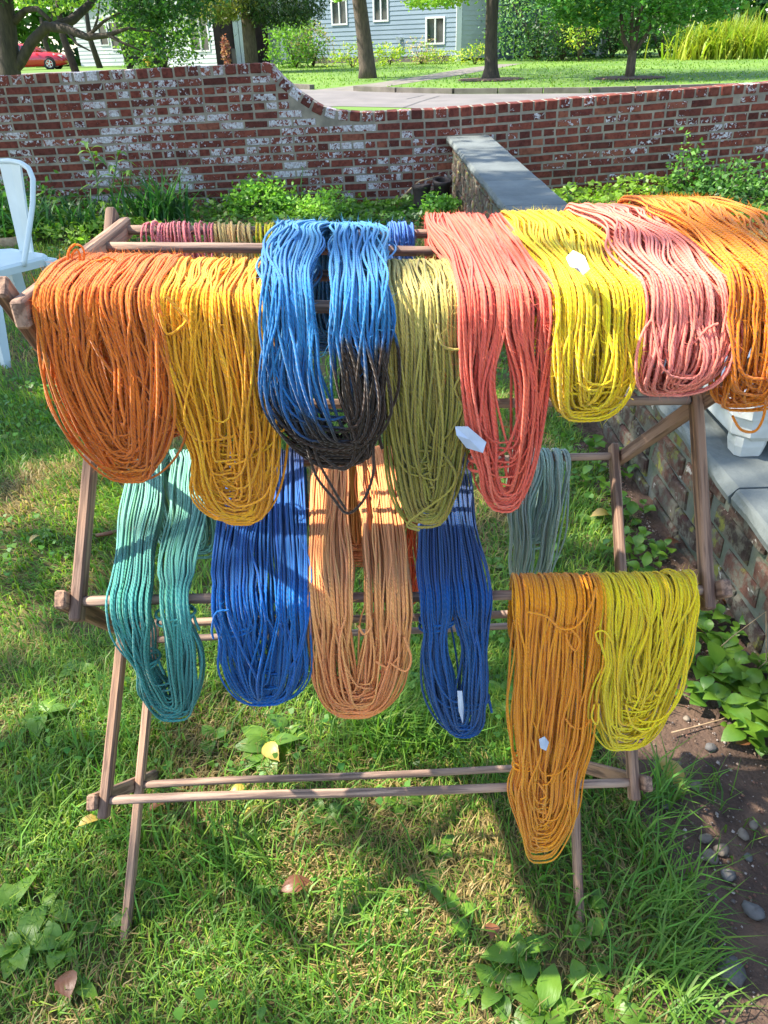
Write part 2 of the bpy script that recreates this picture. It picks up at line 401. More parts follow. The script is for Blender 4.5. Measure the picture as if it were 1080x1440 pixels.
# ------------------------------------------------------------------ brick wall
WY = 7.55
def wzo(x): return .016*min(x, .6)+.046*max(0, x-.6)
TOPC = [(-9, 1.205), (-.93, 1.208), (-.85, 1.203), (-.77, 1.112), (-.63, .986), (-.45, .869), (-.3, .822), (-.15, .804), (.0, .798), (9, .788)]
def wtop(x): return float(np.interp(x, [a for a, b in TOPC], [b for a, b in TOPC]))+wzo(x)
wall = empty('brick_wall', (0, WY, 0), 'long old brick garden wall with flaking white paint and a curved step in its top', 'wall')
W0, W1 = -5.4, 5.6
prof = [(W0, -.3)]+[(W1, -.3)]+[(x, wtop(x)-.003) for x in [W1]+[w for w in np.arange(W1-.2, .1, -.4)]+[0, -.15, -.3, -.45, -.54, -.63, -.7, -.77, -.85, -.93]+[w for w in np.arange(-1.3, W0, -.4)]+[W0]]
MB().prism(prof, WY+.003, WY+.20, lambda a, b, w: (a, w, b)).build('mortar_core', MORTAR, wall)
def brick_mesh(l, h, d, seed, mat, c=.004, jit=.0022):
    """brick with its outer face at y = 0, body towards +y"""
    R_ = random.Random(seed); j = lambda: R_.uniform(-jit, jit)
    o = [(-l/2+j(), d, -h/2+j()), (l/2+j(), d, -h/2+j()), (l/2+j(), d, h/2+j()), (-l/2+j(), d, h/2+j())]
    m = [(x, c*1.2, z) for x, _, z in o]
    f = [(x*(1-2*c/l)+j()*.3, j()*.9-.0004, z*(1-2*c/h)) for x, _, z in o]
    mb = MB().add(o+m+f, [(8, 9, 10, 11)]+[(4+k, 4+(k+1) % 4, 8+(k+1) % 4, 8+k) for k in range(4)]+[(k, (k+1) % 4, 4+(k+1) % 4, 4+k) for k in range(4)])
    return mb.mesh('brick', mat)
STRETCH = [brick_mesh(.198, .0545, .09, k, BRICK) for k in range(6)]
HEADER = [brick_mesh(.092, .0545, .09, 20+k, BRICK) for k in range(5)]
CUT = [brick_mesh(l, .0545, .09, 30+k, BRICK) for k, l in enumerate((.05, .075, .125, .15, .175))]
PITCH_B = .0688
bricks = []
for ci in range(18):
    zc = -.0128+ci*PITCH_B
    header = ci in (2, 8, 13, 15)
    step = .1062 if header else .2124
    x = W0+.02+(.053 if header else (.106 if ci % 2 else 0))+random.uniform(-.01, .01)
    while x < W1-.1:
        hw = step/2-.006
        top = min(wtop(x-hw), wtop(x+hw))-wzo(x)-.0885
        if zc+.027 < top:
            me = random.choice(HEADER if header else STRETCH)
            if not header and random.random() < .06: bricks.append((x-.053, zc, random.choice(HEADER))); bricks.append((x+.053, zc, random.choice(HEADER)))
            else: bricks.append((x, zc, me))
        elif not header:
            for l, me in zip((.175, .15, .125, .096, .075), (CUT[4], CUT[3], CUT[2], HEADER[0], CUT[1])):
                xc = x-.1+l/2
                if zc+.027 < min(wtop(xc-l/2), wtop(xc+l/2))-wzo(xc)-.0885: bricks.append((xc, zc, me)); break
        x += step
def brick_matrix(x, zc):
    sl_ = math.atan2(wzo(x+.1)-wzo(x-.1), .2)
    return Matrix.Translation((x, random.uniform(-.002, .0015), zc+wzo(x)+random.uniform(-.0012, .0012))) @ Matrix.Rotation(-sl_+random.uniform(-.006, .006), 4, 'Y')
vis = lambda b: abs(b[0]) < 3.65 and b[1] > .12
order = sorted(bricks, key=lambda b: (not vis(b), -b[1]-(.35 if b[0] > -.3 else 0)))
def merged(name, items, mat, parent):
    V = []; F = []; rn = []; n = 0
    for M_, me in items:
        r = random.random()
        V += [M_ @ v.co for v in me.vertices]; F += [tuple(i+n for i in p.vertices) for p in me.polygons]; rn += [r]*len(me.vertices); n += len(me.vertices)
    me = bpy.data.meshes.new(name); me.from_pydata(V, [], F); me.materials.append(mat)
    a = me.attributes.new('rnd', 'FLOAT', 'POINT'); a.data.foreach_set('value', rn)
    return tag(link(name, me, parent), kind='stuff')
for b in order[:295]: link('brick', b[2], wall, brick_matrix(b[0], b[1]))
merged('brick_courses', [(brick_matrix(b[0], b[1]), b[2]) for b in order[295:]], BRICK, wall)
# coping: bricks on edge following the top line
def cope_mesh(seed):
    R_ = random.Random(seed); j = lambda: R_.uniform(-.003, .003)
    w, h, d = .090, .074, .205
    lo, hi = (-w/2+j(), -.004+j(), -h), (w/2+j(), d, 0)
    return MB().cbox(lo, hi, .006).mesh('coping_brick', BRICK)
COPE = [cope_mesh(k) for k in range(5)]
px_ = [x for x in np.arange(-3.9, 4.0, .004)]; pz_ = [wtop(x) for x in px_]
acc = 0; last = -1
for k in range(1, len(px_)):
    acc += math.hypot(px_[k]-px_[k-1], pz_[k]-pz_[k-1])
    if acc-last >= .1045:
        last = acc; a = max(0, k-8); b = min(len(px_)-1, k+8)
        sl_ = math.atan2(pz_[b]-pz_[a], px_[b]-px_[a])
        link('coping_brick', random.choice(COPE), wall, Matrix.Translation((px_[k], random.uniform(-.003, .003), pz_[k]+random.uniform(-.003, .002))) @ Matrix.Rotation(-sl_+random.uniform(-.03, .03), 4, 'Y'))

# ------------------------------------------------------------------ low wall with bluestone caps
def lw_x(y): return .863-.0338*(y-1.6)       # left edge of the caps
def lw_z(y): return .34+.0419*(y-1.6)        # top of the caps
low = empty('low_brick_wall', (lw_x(3), 3, 0), 'low mossy brick wall with wide mortar joints under bluestone caps', 'wall')
LY0, LY1, OV, CT = -.6, 7.5, .035, .045
yaw = math.atan(.0338)
def lwp(y, dx, z): return Vector((lw_x(y)+dx, y, z))
mb = MB()
v = []
for y in (LY0, LY1):
    for dx in (OV+.013, .36): v += [lwp(y, dx, -.25), lwp(y, dx, lw_z(y)-CT)]
mb.add(v, [(0, 1, 3, 2), (4, 6, 7, 5), (0, 4, 5, 1), (2, 3, 7, 6), (1, 5, 7, 3), (0, 2, 6, 4)])
mb.build('mortar_core', LMORTAR, low)
LB = [brick_mesh(l, h, .07, 60+k, LBRICK, .006, .006) for k, (l, h) in enumerate([(.195, .056), (.19, .06), (.2, .053), (.1, .057), (.18, .058), (.15, .054)])]
slope = math.atan(.0419)
nb = 0; lowrest = []
for ci in range(8):
    y = LY0+.1+(.1 if ci % 2 else 0)
    while y < LY1-.08:
        zc = lw_z(y)-CT-.042-ci*.0745
        if zc > gz(lw_x(y), y)-.06:
            me = random.choice(LB); l = max(v.co.x for v in me.vertices)*2
            M_ = Matrix.Translation(lwp(y, OV+random.uniform(-.003, .004), zc+random.uniform(-.004, .004))) @ Matrix.Rotation(yaw, 4, 'Z') @ Matrix.Rotation(rad(-90), 4, 'Z') @ Matrix.Rotation(slope+random.uniform(-.03, .03), 4, 'Y')
            # seen side of the wall is -x: local -y of the brick must point there
            if y > .9 and nb < 290: under(link('brick', me, None, M_), low); nb += 1
            y += l+.02+random.uniform(0, .012)
        else: y += .2
joints = [LY0, .55, 1.62, 2.75, 3.9, 4.75, 5.5, 6.6, LY1+.04]
for a, b in zip(joints[:-1], joints[1:]):
    n = 14; top = []; 
    R_ = random.Random(int(a*100))
    sides = []
    for k in range(n+1):
        y = a+.004+(b-a-.008)*k/n; e = R_.uniform(-.006, .004); e2 = R_.uniform(-.004, .004); dz = R_.uniform(-.001, .001)
        z = lw_z(y)+dz
        sides.append([lwp(y, e+.002, z-CT), lwp(y, e-.004, z-CT*.55), lwp(y, e2+.004, z-.006), lwp(y, e2+.010, z), lwp(y, .372, z), lwp(y, .38+e, z-.006), lwp(y, .38+e, z-CT)])
    mb = MB(); m = 7; vv = [p for s_ in sides for p in s_]; ff = []
    for k in range(n):
        for q in range(m): ff.append((k*m+q, (k+1)*m+q, (k+1)*m+(q+1) % m, k*m+(q+1) % m))
    ff += [tuple(range(m)), tuple(n*m+q for q in range(m))[::-1]]
    fix_normals(mb.add(vv, ff).build('cap_stone', BLUESTONE, low))

# ------------------------------------------------------------------ planter on the low wall
pl = empty('planter_box', (1.06, 1.95, float(lw_z(1.95))), 'white plastic planter box with small feet on the bluestone cap', 'planter')
def rrect(x0, x1, y0, y1, c, z): return [(x0+c, y0, z), (x1-c, y0, z), (x1, y0+c, z), (x1, y1-c, z), (x1-c, y1, z), (x0+c, y1, z), (x0, y1-c, z), (x0, y0+c, z)]
def loft(mb, rings, close=True):
    n = len(rings[0]); v = [p for r in rings for p in r]; f = []
    for i in range(len(rings)-1):
        for k in range(n): f.append((i*n+k, i*n+(k+1) % n, (i+1)*n+(k+1) % n, (i+1)*n+k))
    if close: f += [tuple(range(n))[::-1], tuple((len(rings)-1)*n+k for k in range(n))]
    return mb.add(v, f)
zt = lw_z(1.95)
PX0, PX1, PY0, PY1 = .905, 1.22, 1.75, 2.16
loft(MB(), [rrect(PX0+.012, PX1-.01, PY0+.01, PY1-.01, .035, zt+.042), rrect(PX0, PX1, PY0, PY1, .035, zt+.056), rrect(PX0-.006, PX1+.005, PY0-.006, PY1+.005, .035, zt+.105),
            rrect(PX0-.006, PX1+.005, PY0-.006, PY1+.005, .035, zt+.108), rrect(PX0-.014, PX1+.012, PY0-.014, PY1+.012, .035, zt+.112), rrect(PX0-.02, PX1+.02, PY0-.02, PY1+.02, .035, zt+.17), rrect(PX0+.01, PX1-.01, PY0+.01, PY1-.01, .03, zt+.17), rrect(PX0+.02, PX1-.02, PY0+.02, PY1-.02, .03, zt+.15)]).build('box', PLANTER, pl)
for (x, y) in ((PX0+.05, PY0+.05), (PX0+.05, PY1-.06), (PX1-.06, PY0+.05), (PX1-.06, PY1-.06)):
    z0 = lw_z(y)+.001
    loft(MB(), [rrect(x-.032, x+.04, y-.032, y+.032, .012, z0), rrect(x-.038, x+.045, y-.038, y+.038, .014, z0+.03), rrect(x-.038, x+.045, y-.038, y+.038, .014, zt+.05)]).build('foot', PLANTER, pl)

# ------------------------------------------------------------------ drying rack
RX, RY, RPS, RW_, RD, RH, RT, RK, RTY = -.0684, .7413, .043, .7704, .3489, .3558, -.0501, .1211, .0062
c_, s_n = math.cos(RPS), math.sin(RPS)
def rk(x, y, z):
    """rack coordinates to world; the old rack sways to the right and stands on sloping ground"""
    x2 = x+RK*z; y2 = y+RTY*z
    return np.array([RX+c_*x2-s_n*y2, RY+s_n*x2+c_*y2, z+RT*x])
QD = np.array([-s_n, c_, 0.])       # horizontal, towards the back of the rack
UD = np.array([c_, s_n, 0.])
def depth_at(x): return RD*(1+.063*(x/RW_+.5))
LEV = dict(F0=(0, 0), F1=(0, 1), F2=(0, 2), F3=(0, 3), B0=(1, 0), B1=(1, 1), B2=(1, 2), B3=(1, 3), C1=(.5, .5), C2=(.5, 1.5), C3=(.5, 2.5), T1=(.34, 3), T2=(.70, 3))
def D(name, u):
    a, h = LEV[name]; return rk(u, a*depth_at(u), h*RH)
def U(name, px):
    us = np.linspace(-.6, .6, 121); xx = np.array([proj(D(name, u))[0] for u in us]); return float(np.interp(px, xx, us))
rack = empty('drying_rack', tuple(rk(0, .17, 0)), 'old wooden accordion drying rack hung with dyed yarn', 'drying rack')
def bar(name, a, b, ext0, ext1, w, t, side, mat=WOOD, c=.0025):
    a, b = Vector(a), Vector(b); x = (b-a).normalized(); y = Vector(UD); y = (y-x*y.dot(x)).normalized(); z = x.cross(y)
    M_ = Matrix([[x[i], y[i], z[i], a[i]] for i in range(3)]+[[0, 0, 0, 1]])
    L_ = (b-a).length
    o = link(name, MB().cbox((-ext0, side-t/2, -w/2), (L_+ext1, side+t/2, w/2), c).mesh(name, mat), None, M_)
    return under(o, rack)
BT, BW = .0135, .022
for sg, u in ((-1, -RW_/2), (1, RW_/2)):
    inner, outer = sg*.002, sg*(BT+.003)
    J = lambda n: D(n, u)
    bar('side_bar', J('F0'), J('B1'), .0, .022, BW, BT, inner)
    bar('side_bar', J('F2'), J('B3')+UD*sg*(BT+.002), .024, .03, BW, BT, inner)
    bar('side_bar', J('F1'), J('B2'), .024, .022, BW, BT, inner)
    bar('side_bar', J('B0'), J('F1'), .0, .022, BW, BT, outer)
    bar('side_bar', J('B1'), J('F2'), .022, .024, BW, BT, outer)
    bar('side_bar', J('B2'), J('F3')+UD*sg*.008, .022, .034, BW, BT, outer)
    bar('top_arm', J('F3')+UD*sg*.006, J('B3'), .036, .02, .027, BT, sg*.001)
IRON = plain('pin_iron', S(92, 84, 80), S(66, 58, 54), 30, .5, metal=.6)
for sg, u in ((-1, -RW_/2), (1, RW_/2)):
    for jn in ('F1', 'F2', 'F3', 'B1', 'B2', 'B3', 'C1', 'C2', 'C3'):
        p_ = Vector(D(jn, u)); ax_ = Vector(UD)*sg; q_ = ax_.orthogonal().normalized(); r2 = ax_.cross(q_)
        M_ = Matrix([[q_[i], r2[i], ax_[i], p_[i]] for i in range(3)]+[[0, 0, 0, 1]])
        under(link('pivot_pin', MB().lathe([(.0045, .0), (.0045, BT*1.5+.0045), (.003, BT*1.5+.006), (.0001, BT*1.5+.0065)], 10).mesh('pivot_pin', IRON, True), None, M_), rack)
        under(link('pivot_pin', MB().lathe([(.0035, .0), (.0035, -.009), (.002, -.0105), (.0001, -.0105)], 10).mesh('pivot_pin', IRON, True), None, M_), rack) if jn[0] == 'C' else None
def dowel(n, inset=0.):
    a, b = Vector(D(n, -RW_/2+inset)), Vector(D(n, RW_/2-inset)); x = (b-a).normalized(); y = x.orthogonal().normalized(); z = x.cross(y); L_ = (b-a).length
    M_ = Matrix([[x[i], y[i], z[i], a[i]] for i in range(3)]+[[0, 0, 0, 1]])
    R_ = random.Random(hash(n) % 97); pts = [(L_*k/12, .0012*math.sin(k*.7), -.002*math.sin(math.pi*k/12)) for k in range(13)]
    under(link('dowel', MB().tube(pts, .0064, 14).mesh('dowel', DOWEL, True), None, M_), rack)
for n in ('F1', 'C1', 'B1', 'C2', 'F2', 'B2', 'C3', 'F3', 'T1', 'T2', 'B3'): dowel(n)

# ------------------------------------------------------------------ yarn skeins
RDW = .0064
def swn(n, M, k, amp):
    """smooth noise, one row for each strand"""
    t = np.linspace(0, 1, M)[None]; o = np.zeros((n, M))
    for q in range(4):
        o += rng.normal(size=(n, 1))*np.sin(2*np.pi*(k*(.5+q*.6)*t*(1+.3*rng.normal(size=(n, 1)))+rng.random((n, 1))))/(1+q*.7)
    return o*amp*.6
def tubes(P, r, colr, sides=4, pitch=.0065):
    """P (n, M, 3) strand centre lines -> vertices, quads, colours, uvs; colr (n, M, 3)"""
    n, M, _ = P.shape
    T = np.gradient(P, axis=1); T /= np.linalg.norm(T, axis=2, keepdims=True)+1e-12
    A = np.zeros_like(P); a = np.cross(T[:, 0], np.array([.31, .2, .93])); a /= np.linalg.norm(a, axis=1, keepdims=True); 
    for k in range(M):
        a = a-T[:, k]*(a*T[:, k]).sum(1, keepdims=True); a /= np.linalg.norm(a, axis=1, keepdims=True)+1e-12; A[:, k] = a
    B = np.cross(T, A)
    ang = 2*np.pi*np.arange(sides)/sides
    rr = np.asarray(r); rr = rr.reshape(-1, 1, 1, 1) if rr.ndim else rr
    V = P[:, :, None]+rr*(A[:, :, None]*np.cos(ang)[None, None, :, None]+B[:, :, None]*np.sin(ang)[None, None, :, None])
    base = (np.arange(n)[:, None, None]*M+np.arange(M-1)[None, :, None])*sides
    k = np.arange(sides)[None, None]; k2 = (k+1) % sides
    F = np.stack([base+k, base+k2, base+sides+k2, base+sides+k], -1).reshape(-1, 4)
    seg = np.linalg.norm(np.diff(P, axis=1), axis=2); s = np.concatenate([np.zeros((n, 1)), np.cumsum(seg, 1)], 1)/pitch
    ua = (np.arange(sides)/sides)[None, None]; ub = ua+1/sides
    v0 = s[:, :-1, None]; v1 = s[:, 1:, None]; sh = (n, M-1, sides)
    uv = np.stack([np.stack([np.broadcast_to(ua, sh), np.broadcast_to(v0, sh)], -1), np.stack([np.broadcast_to(ub, sh), np.broadcast_to(v0, sh)], -1),
                   np.stack([np.broadcast_to(ub, sh), np.broadcast_to(v1, sh)], -1), np.stack([np.broadcast_to(ua, sh), np.broadcast_to(v1, sh)], -1)], 3).reshape(-1, 2)
    C = np.repeat(colr[:, :, None], sides, 2).reshape(-1, 3)
    return V.reshape(-1, 3), F, C, uv
def resample(P, M):
    """(K,3+) polyline -> M points evenly spaced by length (extra columns carried along)"""
    d = np.concatenate([[0], np.cumsum(np.linalg.norm(np.diff(P[:, :3], axis=0), axis=1))]); t = np.linspace(0, d[-1], M)
    return np.stack([np.interp(t, d, P[:, k]) for k in range(P.shape[1])], 1)
def fuzz_mesh(P, C, n, lmin=.004, lmax=.013):
    k = rng.integers(0, P.shape[0], n); m = rng.integers(1, P.shape[1]-1, n)
    p = P[k, m]; d = rng.normal(size=(n, 3)); d /= np.linalg.norm(d, axis=1, keepdims=True)
    t = P[k, m+1]-P[k, m-1]; t /= np.linalg.norm(t, axis=1, keepdims=True)+1e-9
    d = d+t*rng.uniform(-.8, .8, (n, 1)); L_ = rng.uniform(lmin, lmax, (n, 1)); w = np.cross(d, rng.normal(size=(n, 3))); w /= np.linalg.norm(w, axis=1, keepdims=True)+1e-9
    e = p+d*L_+rng.normal(size=(n, 3))*.002
    V = np.stack([p+w*.00024, p-w*.00024, e], 1).reshape(-1, 3); i = np.arange(n)*3
    return V, [np.stack([i, i+1, i+2], 1)], np.repeat(np.clip(C[k, m]*1.15, 0, 1), 3, 0)
def lin(c): return np.array(S(*c))
def skein(label, cols, dn, pf, bottom, pb=None, back=.16, wb=.6, layers=4, gap=.04, spread=.25, T=.016, m=4., ties=(), r=.0015, vary=.10, wig=.0028, puff=0., group=None, fuzz=1800, lift=0., tag_at=None, strays=(), messy=.08, name='yarn_skein', backw=1., pw=1.25, uneven=.13, twist=.0, sgap=0.):
    """dn: dowels from front to back; pf: px range on the front dowel; bottom: (px, py) of the lowest loop; pb: px range on the back dowel"""
    f, b = dn[0], dn[-1]
    uf0, uf1 = U(f, pf[0]), U(f, pf[1])
    if pb is None: ub0, ub1 = uf0, uf1
    else: ub0, ub1 = U(b, pb[0]), U(b, pb[1])
    ucf, hwf = (uf0+uf1)/2, (uf1-uf0)/2; ucb, hwb = (ub0+ub1)/2, (ub1-ub0)/2*backw
    # hang length and sideways drift of the lowest loop, found on the vertical plane through the front dowel
    p0 = D(f, ucf)-QD*(RDW+T); q = ray(*bottom); nrm = QD; t = ((p0-_C) @ nrm)/(q @ nrm); hit = _C+q*t
    Lf = float(p0[2]-hit[2])-.002; du = float((hit-p0) @ UD)
    n_lay = max(3, int(round(hwf/(2*r*.88)))); loops = []
    for la in range(layers):
        for k in range(n_lay):
            rho = (k+.5+rng.uniform(-.35, .35))/n_lay
            rR = float(np.clip(rho+rng.normal()*uneven, .02, 1.02)); wild = rng.random() < messy
            loops.append((min(rho, 1), float(rng.random()) if wild else rR, 1.-.12*rng.random() if wild else (la+rng.uniform(.1, .9))/layers, wild))
    ties = [(sd, fr*Lf, w0, pc_) for sd, fr, w0, pc_ in ties]
    n = len(loops); M = int(2*(Lf+back+.05)/.0115)+24
    if b != f: M += int(2*depth_at(0)*(LEV[b][0]-LEV[f][0])/.0115)
    tw0 = float(rng.random()*6.28)
    locks = {sd: [((j+.5)/nl_, rng.uniform(.08, .42), rng.random(), rng.uniform(.3, 1.4)) for j in range(nl_)] for sd, nl_ in ((-1, max(2, int(hwf/.013))), (1, max(2, int(hwf/.012))))}
    PP = np.zeros((n, M, 3)); CC = np.zeros((n, M, 3))
    K = 60; th = np.linspace(0, np.pi/2, K)
    for i, (rhoL, rhoR, dl, wild) in enumerate(loops):
        rho = (rhoL+rhoR)/2; dl_ = dl*T; L_ = Lf*(1-spread*(1-min(rho, 1)))*(1-rng.uniform(0, .05)); Lb = back*(1-.25*(1-min(rho, 1)))*rng.uniform(.85, 1)
        if wild: L_ *= rng.uniform(.62, 1.)
        rows = []; hsh = float(rng.random()); sft = float(rng.normal())
        for side in (-1, 1):
            rho = rhoL if side < 0 else rhoR
            # front column: a quarter turn over the rail, then down to the loop
            pad = .007; Rr = RDW+dl_+pad; A_ = math.pi*Rr/2
            sA = (L_+A_)*np.sin(th); s = np.maximum(sA-A_, 0); ph_ = np.minimum(sA/Rr, math.pi/2)
            g = np.clip(1-(s/L_)**m, 0, 1)**(1/m); sn = s/Lf
            wf = 1+(wb-1)*sn**pw; cx = du*sn**1.25
            gm = rng.uniform(.6, 1.8); dlt = rng.normal()*.006*np.sin(np.pi*np.clip(sn, 0, 1)**gm)*(1+.5*(hwf > .05))
            op = np.clip(s/(.3*Lf), 0, 1); op = op*op*(3-2*op); re = rho+((sgap+(gap-sgap)*op)*(1-rho))
            lk = locks[side][min(int(rho*len(locks[side])), len(locks[side])-1)]
            pull = lk[1]*np.clip(sn*3, 0, 1)*(.55+.45*np.sin(6.28*(lk[2]+sn*lk[3])))
            re = re+(lk[0]-rho)*pull
            uu = ucf+cx+side*(hwf*re*wf)*g+dlt
            for (sd, s0, w0, pinch) in ties:
                if sd == side or sd == 0:
                    um = ucf+cx+(side*hwf*.5*wf if sd else 0); e = np.exp(-((s-s0)/w0)**2); uu = um+(uu-um)*(1-pinch*e)
            qq = -Rr*np.sin(ph_) - puff*np.sin(np.pi*np.clip(s/Lf, 0, 1))*(dl)
            qq = qq+(rng.normal()*.005)*np.sin(np.pi*np.clip(sn, 0, 1))+.010*dl*sn**3
            fc = np.stack([uu, qq, Rr*np.cos(ph_)-pad-s, sn, np.zeros(K)], 1)       # u, q, z rel. to front dowel
            # back column
            sbA = (Lb+A_)*np.sin(th); sb = np.maximum(sbA-A_, 0); phb = np.minimum(sbA/Rr, math.pi/2); gb = np.clip(1-(sb/Lb)**m, 0, 1)**(1/m)
            bc = np.stack([ucb+side*hwb*rho*gb, Rr*np.sin(phb), Rr*np.cos(phb)-pad-sb, -sb/max(back, .01), np.ones(K)], 1)
            rows.append((fc, bc))
        def wf_(a): return np.array([D(f, u)+QD*q+np.array([0, 0, z+lift]) for u, q, z in a[:, :3]])
        def wb_(a): return np.array([D(b, u)+QD*q+np.array([0, 0, z+lift]) for u, q, z in a[:, :3]])
        def shelf(side):
            rho = rhoL if side < 0 else rhoR
            rho = rho+sgap*(1-rho)
            if b == f: return np.zeros((0, 5))
            tt = np.linspace(.06, .94, 16); o = []
            for t in tt:
                uu = (ucf+side*hwf*rho)*(1-t)+(ucb+side*hwb*rho)*t
                uu += twist*math.sin(math.pi*t)*math.sin(7*t+tw0+2.5*side*rho)
                p = D(f, uu)*(1-t)+D(b, uu)*t
                hump = -.004*math.sin(math.pi*t)**2*(1-dl) + puff*.6*dl*math.sin(math.pi*t)
                p = p+np.array([0, 0, RDW+dl_+lift+hump]); o.append((*p, -.0, t))
            return np.array(o)
        A0, B0 = rows[0]; A1, B1 = rows[1]
        cat = lambda W_, a: np.concatenate([W_, a[:, 3:5]], 1)
        full = np.concatenate([cat(wb_(B0), B0)[::-1], shelf(-1)[::-1], cat(wf_(A0), A0), cat(wf_(A1), A1)[::-1], shelf(1), cat(wb_(B1), B1)])
        keep = np.concatenate([[True], np.linalg.norm(np.diff(full[:, :3], axis=0), axis=1) > 1e-5])
        rs = resample(full[keep], M); PP[i] = rs[:, :3]
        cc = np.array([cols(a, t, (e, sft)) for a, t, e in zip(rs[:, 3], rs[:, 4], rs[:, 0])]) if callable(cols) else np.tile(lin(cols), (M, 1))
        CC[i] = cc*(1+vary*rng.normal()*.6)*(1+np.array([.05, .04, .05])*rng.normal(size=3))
    amp = wig*np.ones((n, 1)); amp[rng.random(n) < messy*.6] *= 2.6
    rho_ = np.array([q[0] for q in loops])[:, None]; tt = np.linspace(0, 1, M)[None]; com = np.zeros((n, M)); com2 = np.zeros((n, M))
    for q in range(4):
        kq, ph, sp_ = rng.uniform(2, 9), rng.random()*6.28, rng.uniform(-5, 5); com += np.sin(6.28*kq*tt+ph+sp_*rho_)*.5; com2 += np.sin(6.28*kq*1.3*tt+ph*2+sp_*rho_)*.5
    PP += ((swn(n, M, 3.5, 1)*.6+com*.7)*amp)[..., None]*UD + ((swn(n, M, 3.5, 1)*.6+com2*.6)*amp*.6)[..., None]*QD
    CC *= 1+.10*swn(n, M, 6, 1)[..., None]
    CC = np.clip(CC, .004, .95)
    root = empty(name, tuple(D(f, ucf)), label, 'yarn skein', group or 'dyed yarn skeins on the drying rack')
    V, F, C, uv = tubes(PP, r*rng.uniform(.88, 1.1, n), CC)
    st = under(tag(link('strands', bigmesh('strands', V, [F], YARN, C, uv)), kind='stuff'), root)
    if fuzz:
        V, F, C = fuzz_mesh(PP, CC, int(fuzz*2.2)); under(tag(link('fuzz', bigmesh('fuzz', V, F, YARN, C)), kind='stuff'), root)
    # ties knotted round one half of the skein
    for (sd, s0, w0, pinch) in ties:
        sn = s0/Lf; wf = 1+(wb-1)*sn**pw; um = ucf+du*sn**1.25+(sd*hwf*.5*wf if sd else 0); hw_ = (hwf*.5 if sd else hwf)*wf*(1-pinch)+.006
        base = D(f, um)+np.array([0, 0, -s0+lift]); pts = []
        for k in range(40):
            a = 2*np.pi*k/20; pts.append(base+UD*hw_*math.cos(a)+QD*(-(RDW+T*.5)+(T*.62+.004)*math.sin(a))+np.array([0, 0, .006*math.sin(a*.5)+.003*math.cos(a)]))
        e = pts[-1]
        for k in range(1, 5): pts.append(e+UD*.001*k-QD*.004+np.array([0, 0, -.005*k]))
        one = resample(np.array(pts), 60)[None]; cc = np.tile(np.array(cols(sn, 0, 0) if callable(cols) else lin(cols))*1.05, (1, 60, 1))
        V, F, C, uv = tubes(one, .0019, cc); under(link('tie', bigmesh('tie', V, [F], YARN, C, uv)), root)
    # loose strands drawn through photo points on the front plane (px, py list)
    for sp in strays:
        off = sp[0]; pts = []
        for (x, y) in sp[1:]:
            q = ray(x, y); o = p0-QD*off; t = ((o-_C) @ QD)/(q @ QD); pts.append(_C+q*t)
        pts = np.array(pts); kk = np.linspace(0, len(pts)-1, 50); P_ = []
        for a in kk:                                             # Catmull-Rom
            i0 = min(int(a), len(pts)-2); t = a-i0; g = lambda k: pts[min(max(k, 0), len(pts)-1)]
            p_, p1, p2, p3 = g(i0-1), g(i0), g(i0+1), g(i0+2)
            P_.append(.5*(2*p1+(p2-p_)*t+(2*p_-5*p1+4*p2-p3)*t*t+(3*p1-p_-3*p2+p3)*t**3))
        one = resample(np.array(P_), 70)[None]; z = one[0, :, 2]; sn = np.clip((p0[2]-z)/Lf, 0, 1)
        cc = (np.array([cols(a, 0, 0) for a in sn]) if callable(cols) else np.tile(lin(cols), (70, 1)))[None]
        V, F, C, uv = tubes(one, r, cc); under(link('loose_strand', bigmesh('loose_strand', V, [F], YARN, C, uv)), root)
    if tag_at:
        q = [ray(*p) for p in tag_at]; pp = []
        for k, d in enumerate(q):
            o = p0-QD*(.022+.004*(k % 2)); t = ((o-_C) @ QD)/(d @ QD); pp.append(_C+d*t)
        c0 = np.mean(pp, 0); n_ = len(pp); th_ = QD*.0008
        mb = MB().add([*pp, c0-QD*.002, *[p+th_ for p in pp], c0-QD*.002+th_], [(k, (k+1) % n_, n_) for k in range(n_)]+[(n_+1+(k+1) % n_, n_+1+k, 2*n_+1) for k in range(n_)]+[(k, n_+1+k, n_+1+(k+1) % n_, (k+1) % n_) for k in range(n_)])
        mb.build('paper_tag', PAPER, root)
    return root
def grad(*stops):
    """colour along the hang: stops (position, rgb); negative positions lie on the back half"""
    ps = [p for p, c in stops]; cs = np.array([lin(c) for p, c in stops])
    return lambda a, t, e: np.array([np.interp(a-(.35*t if t > 0 and a == 0 else 0), ps, cs[:, k]) for k in range(3)])

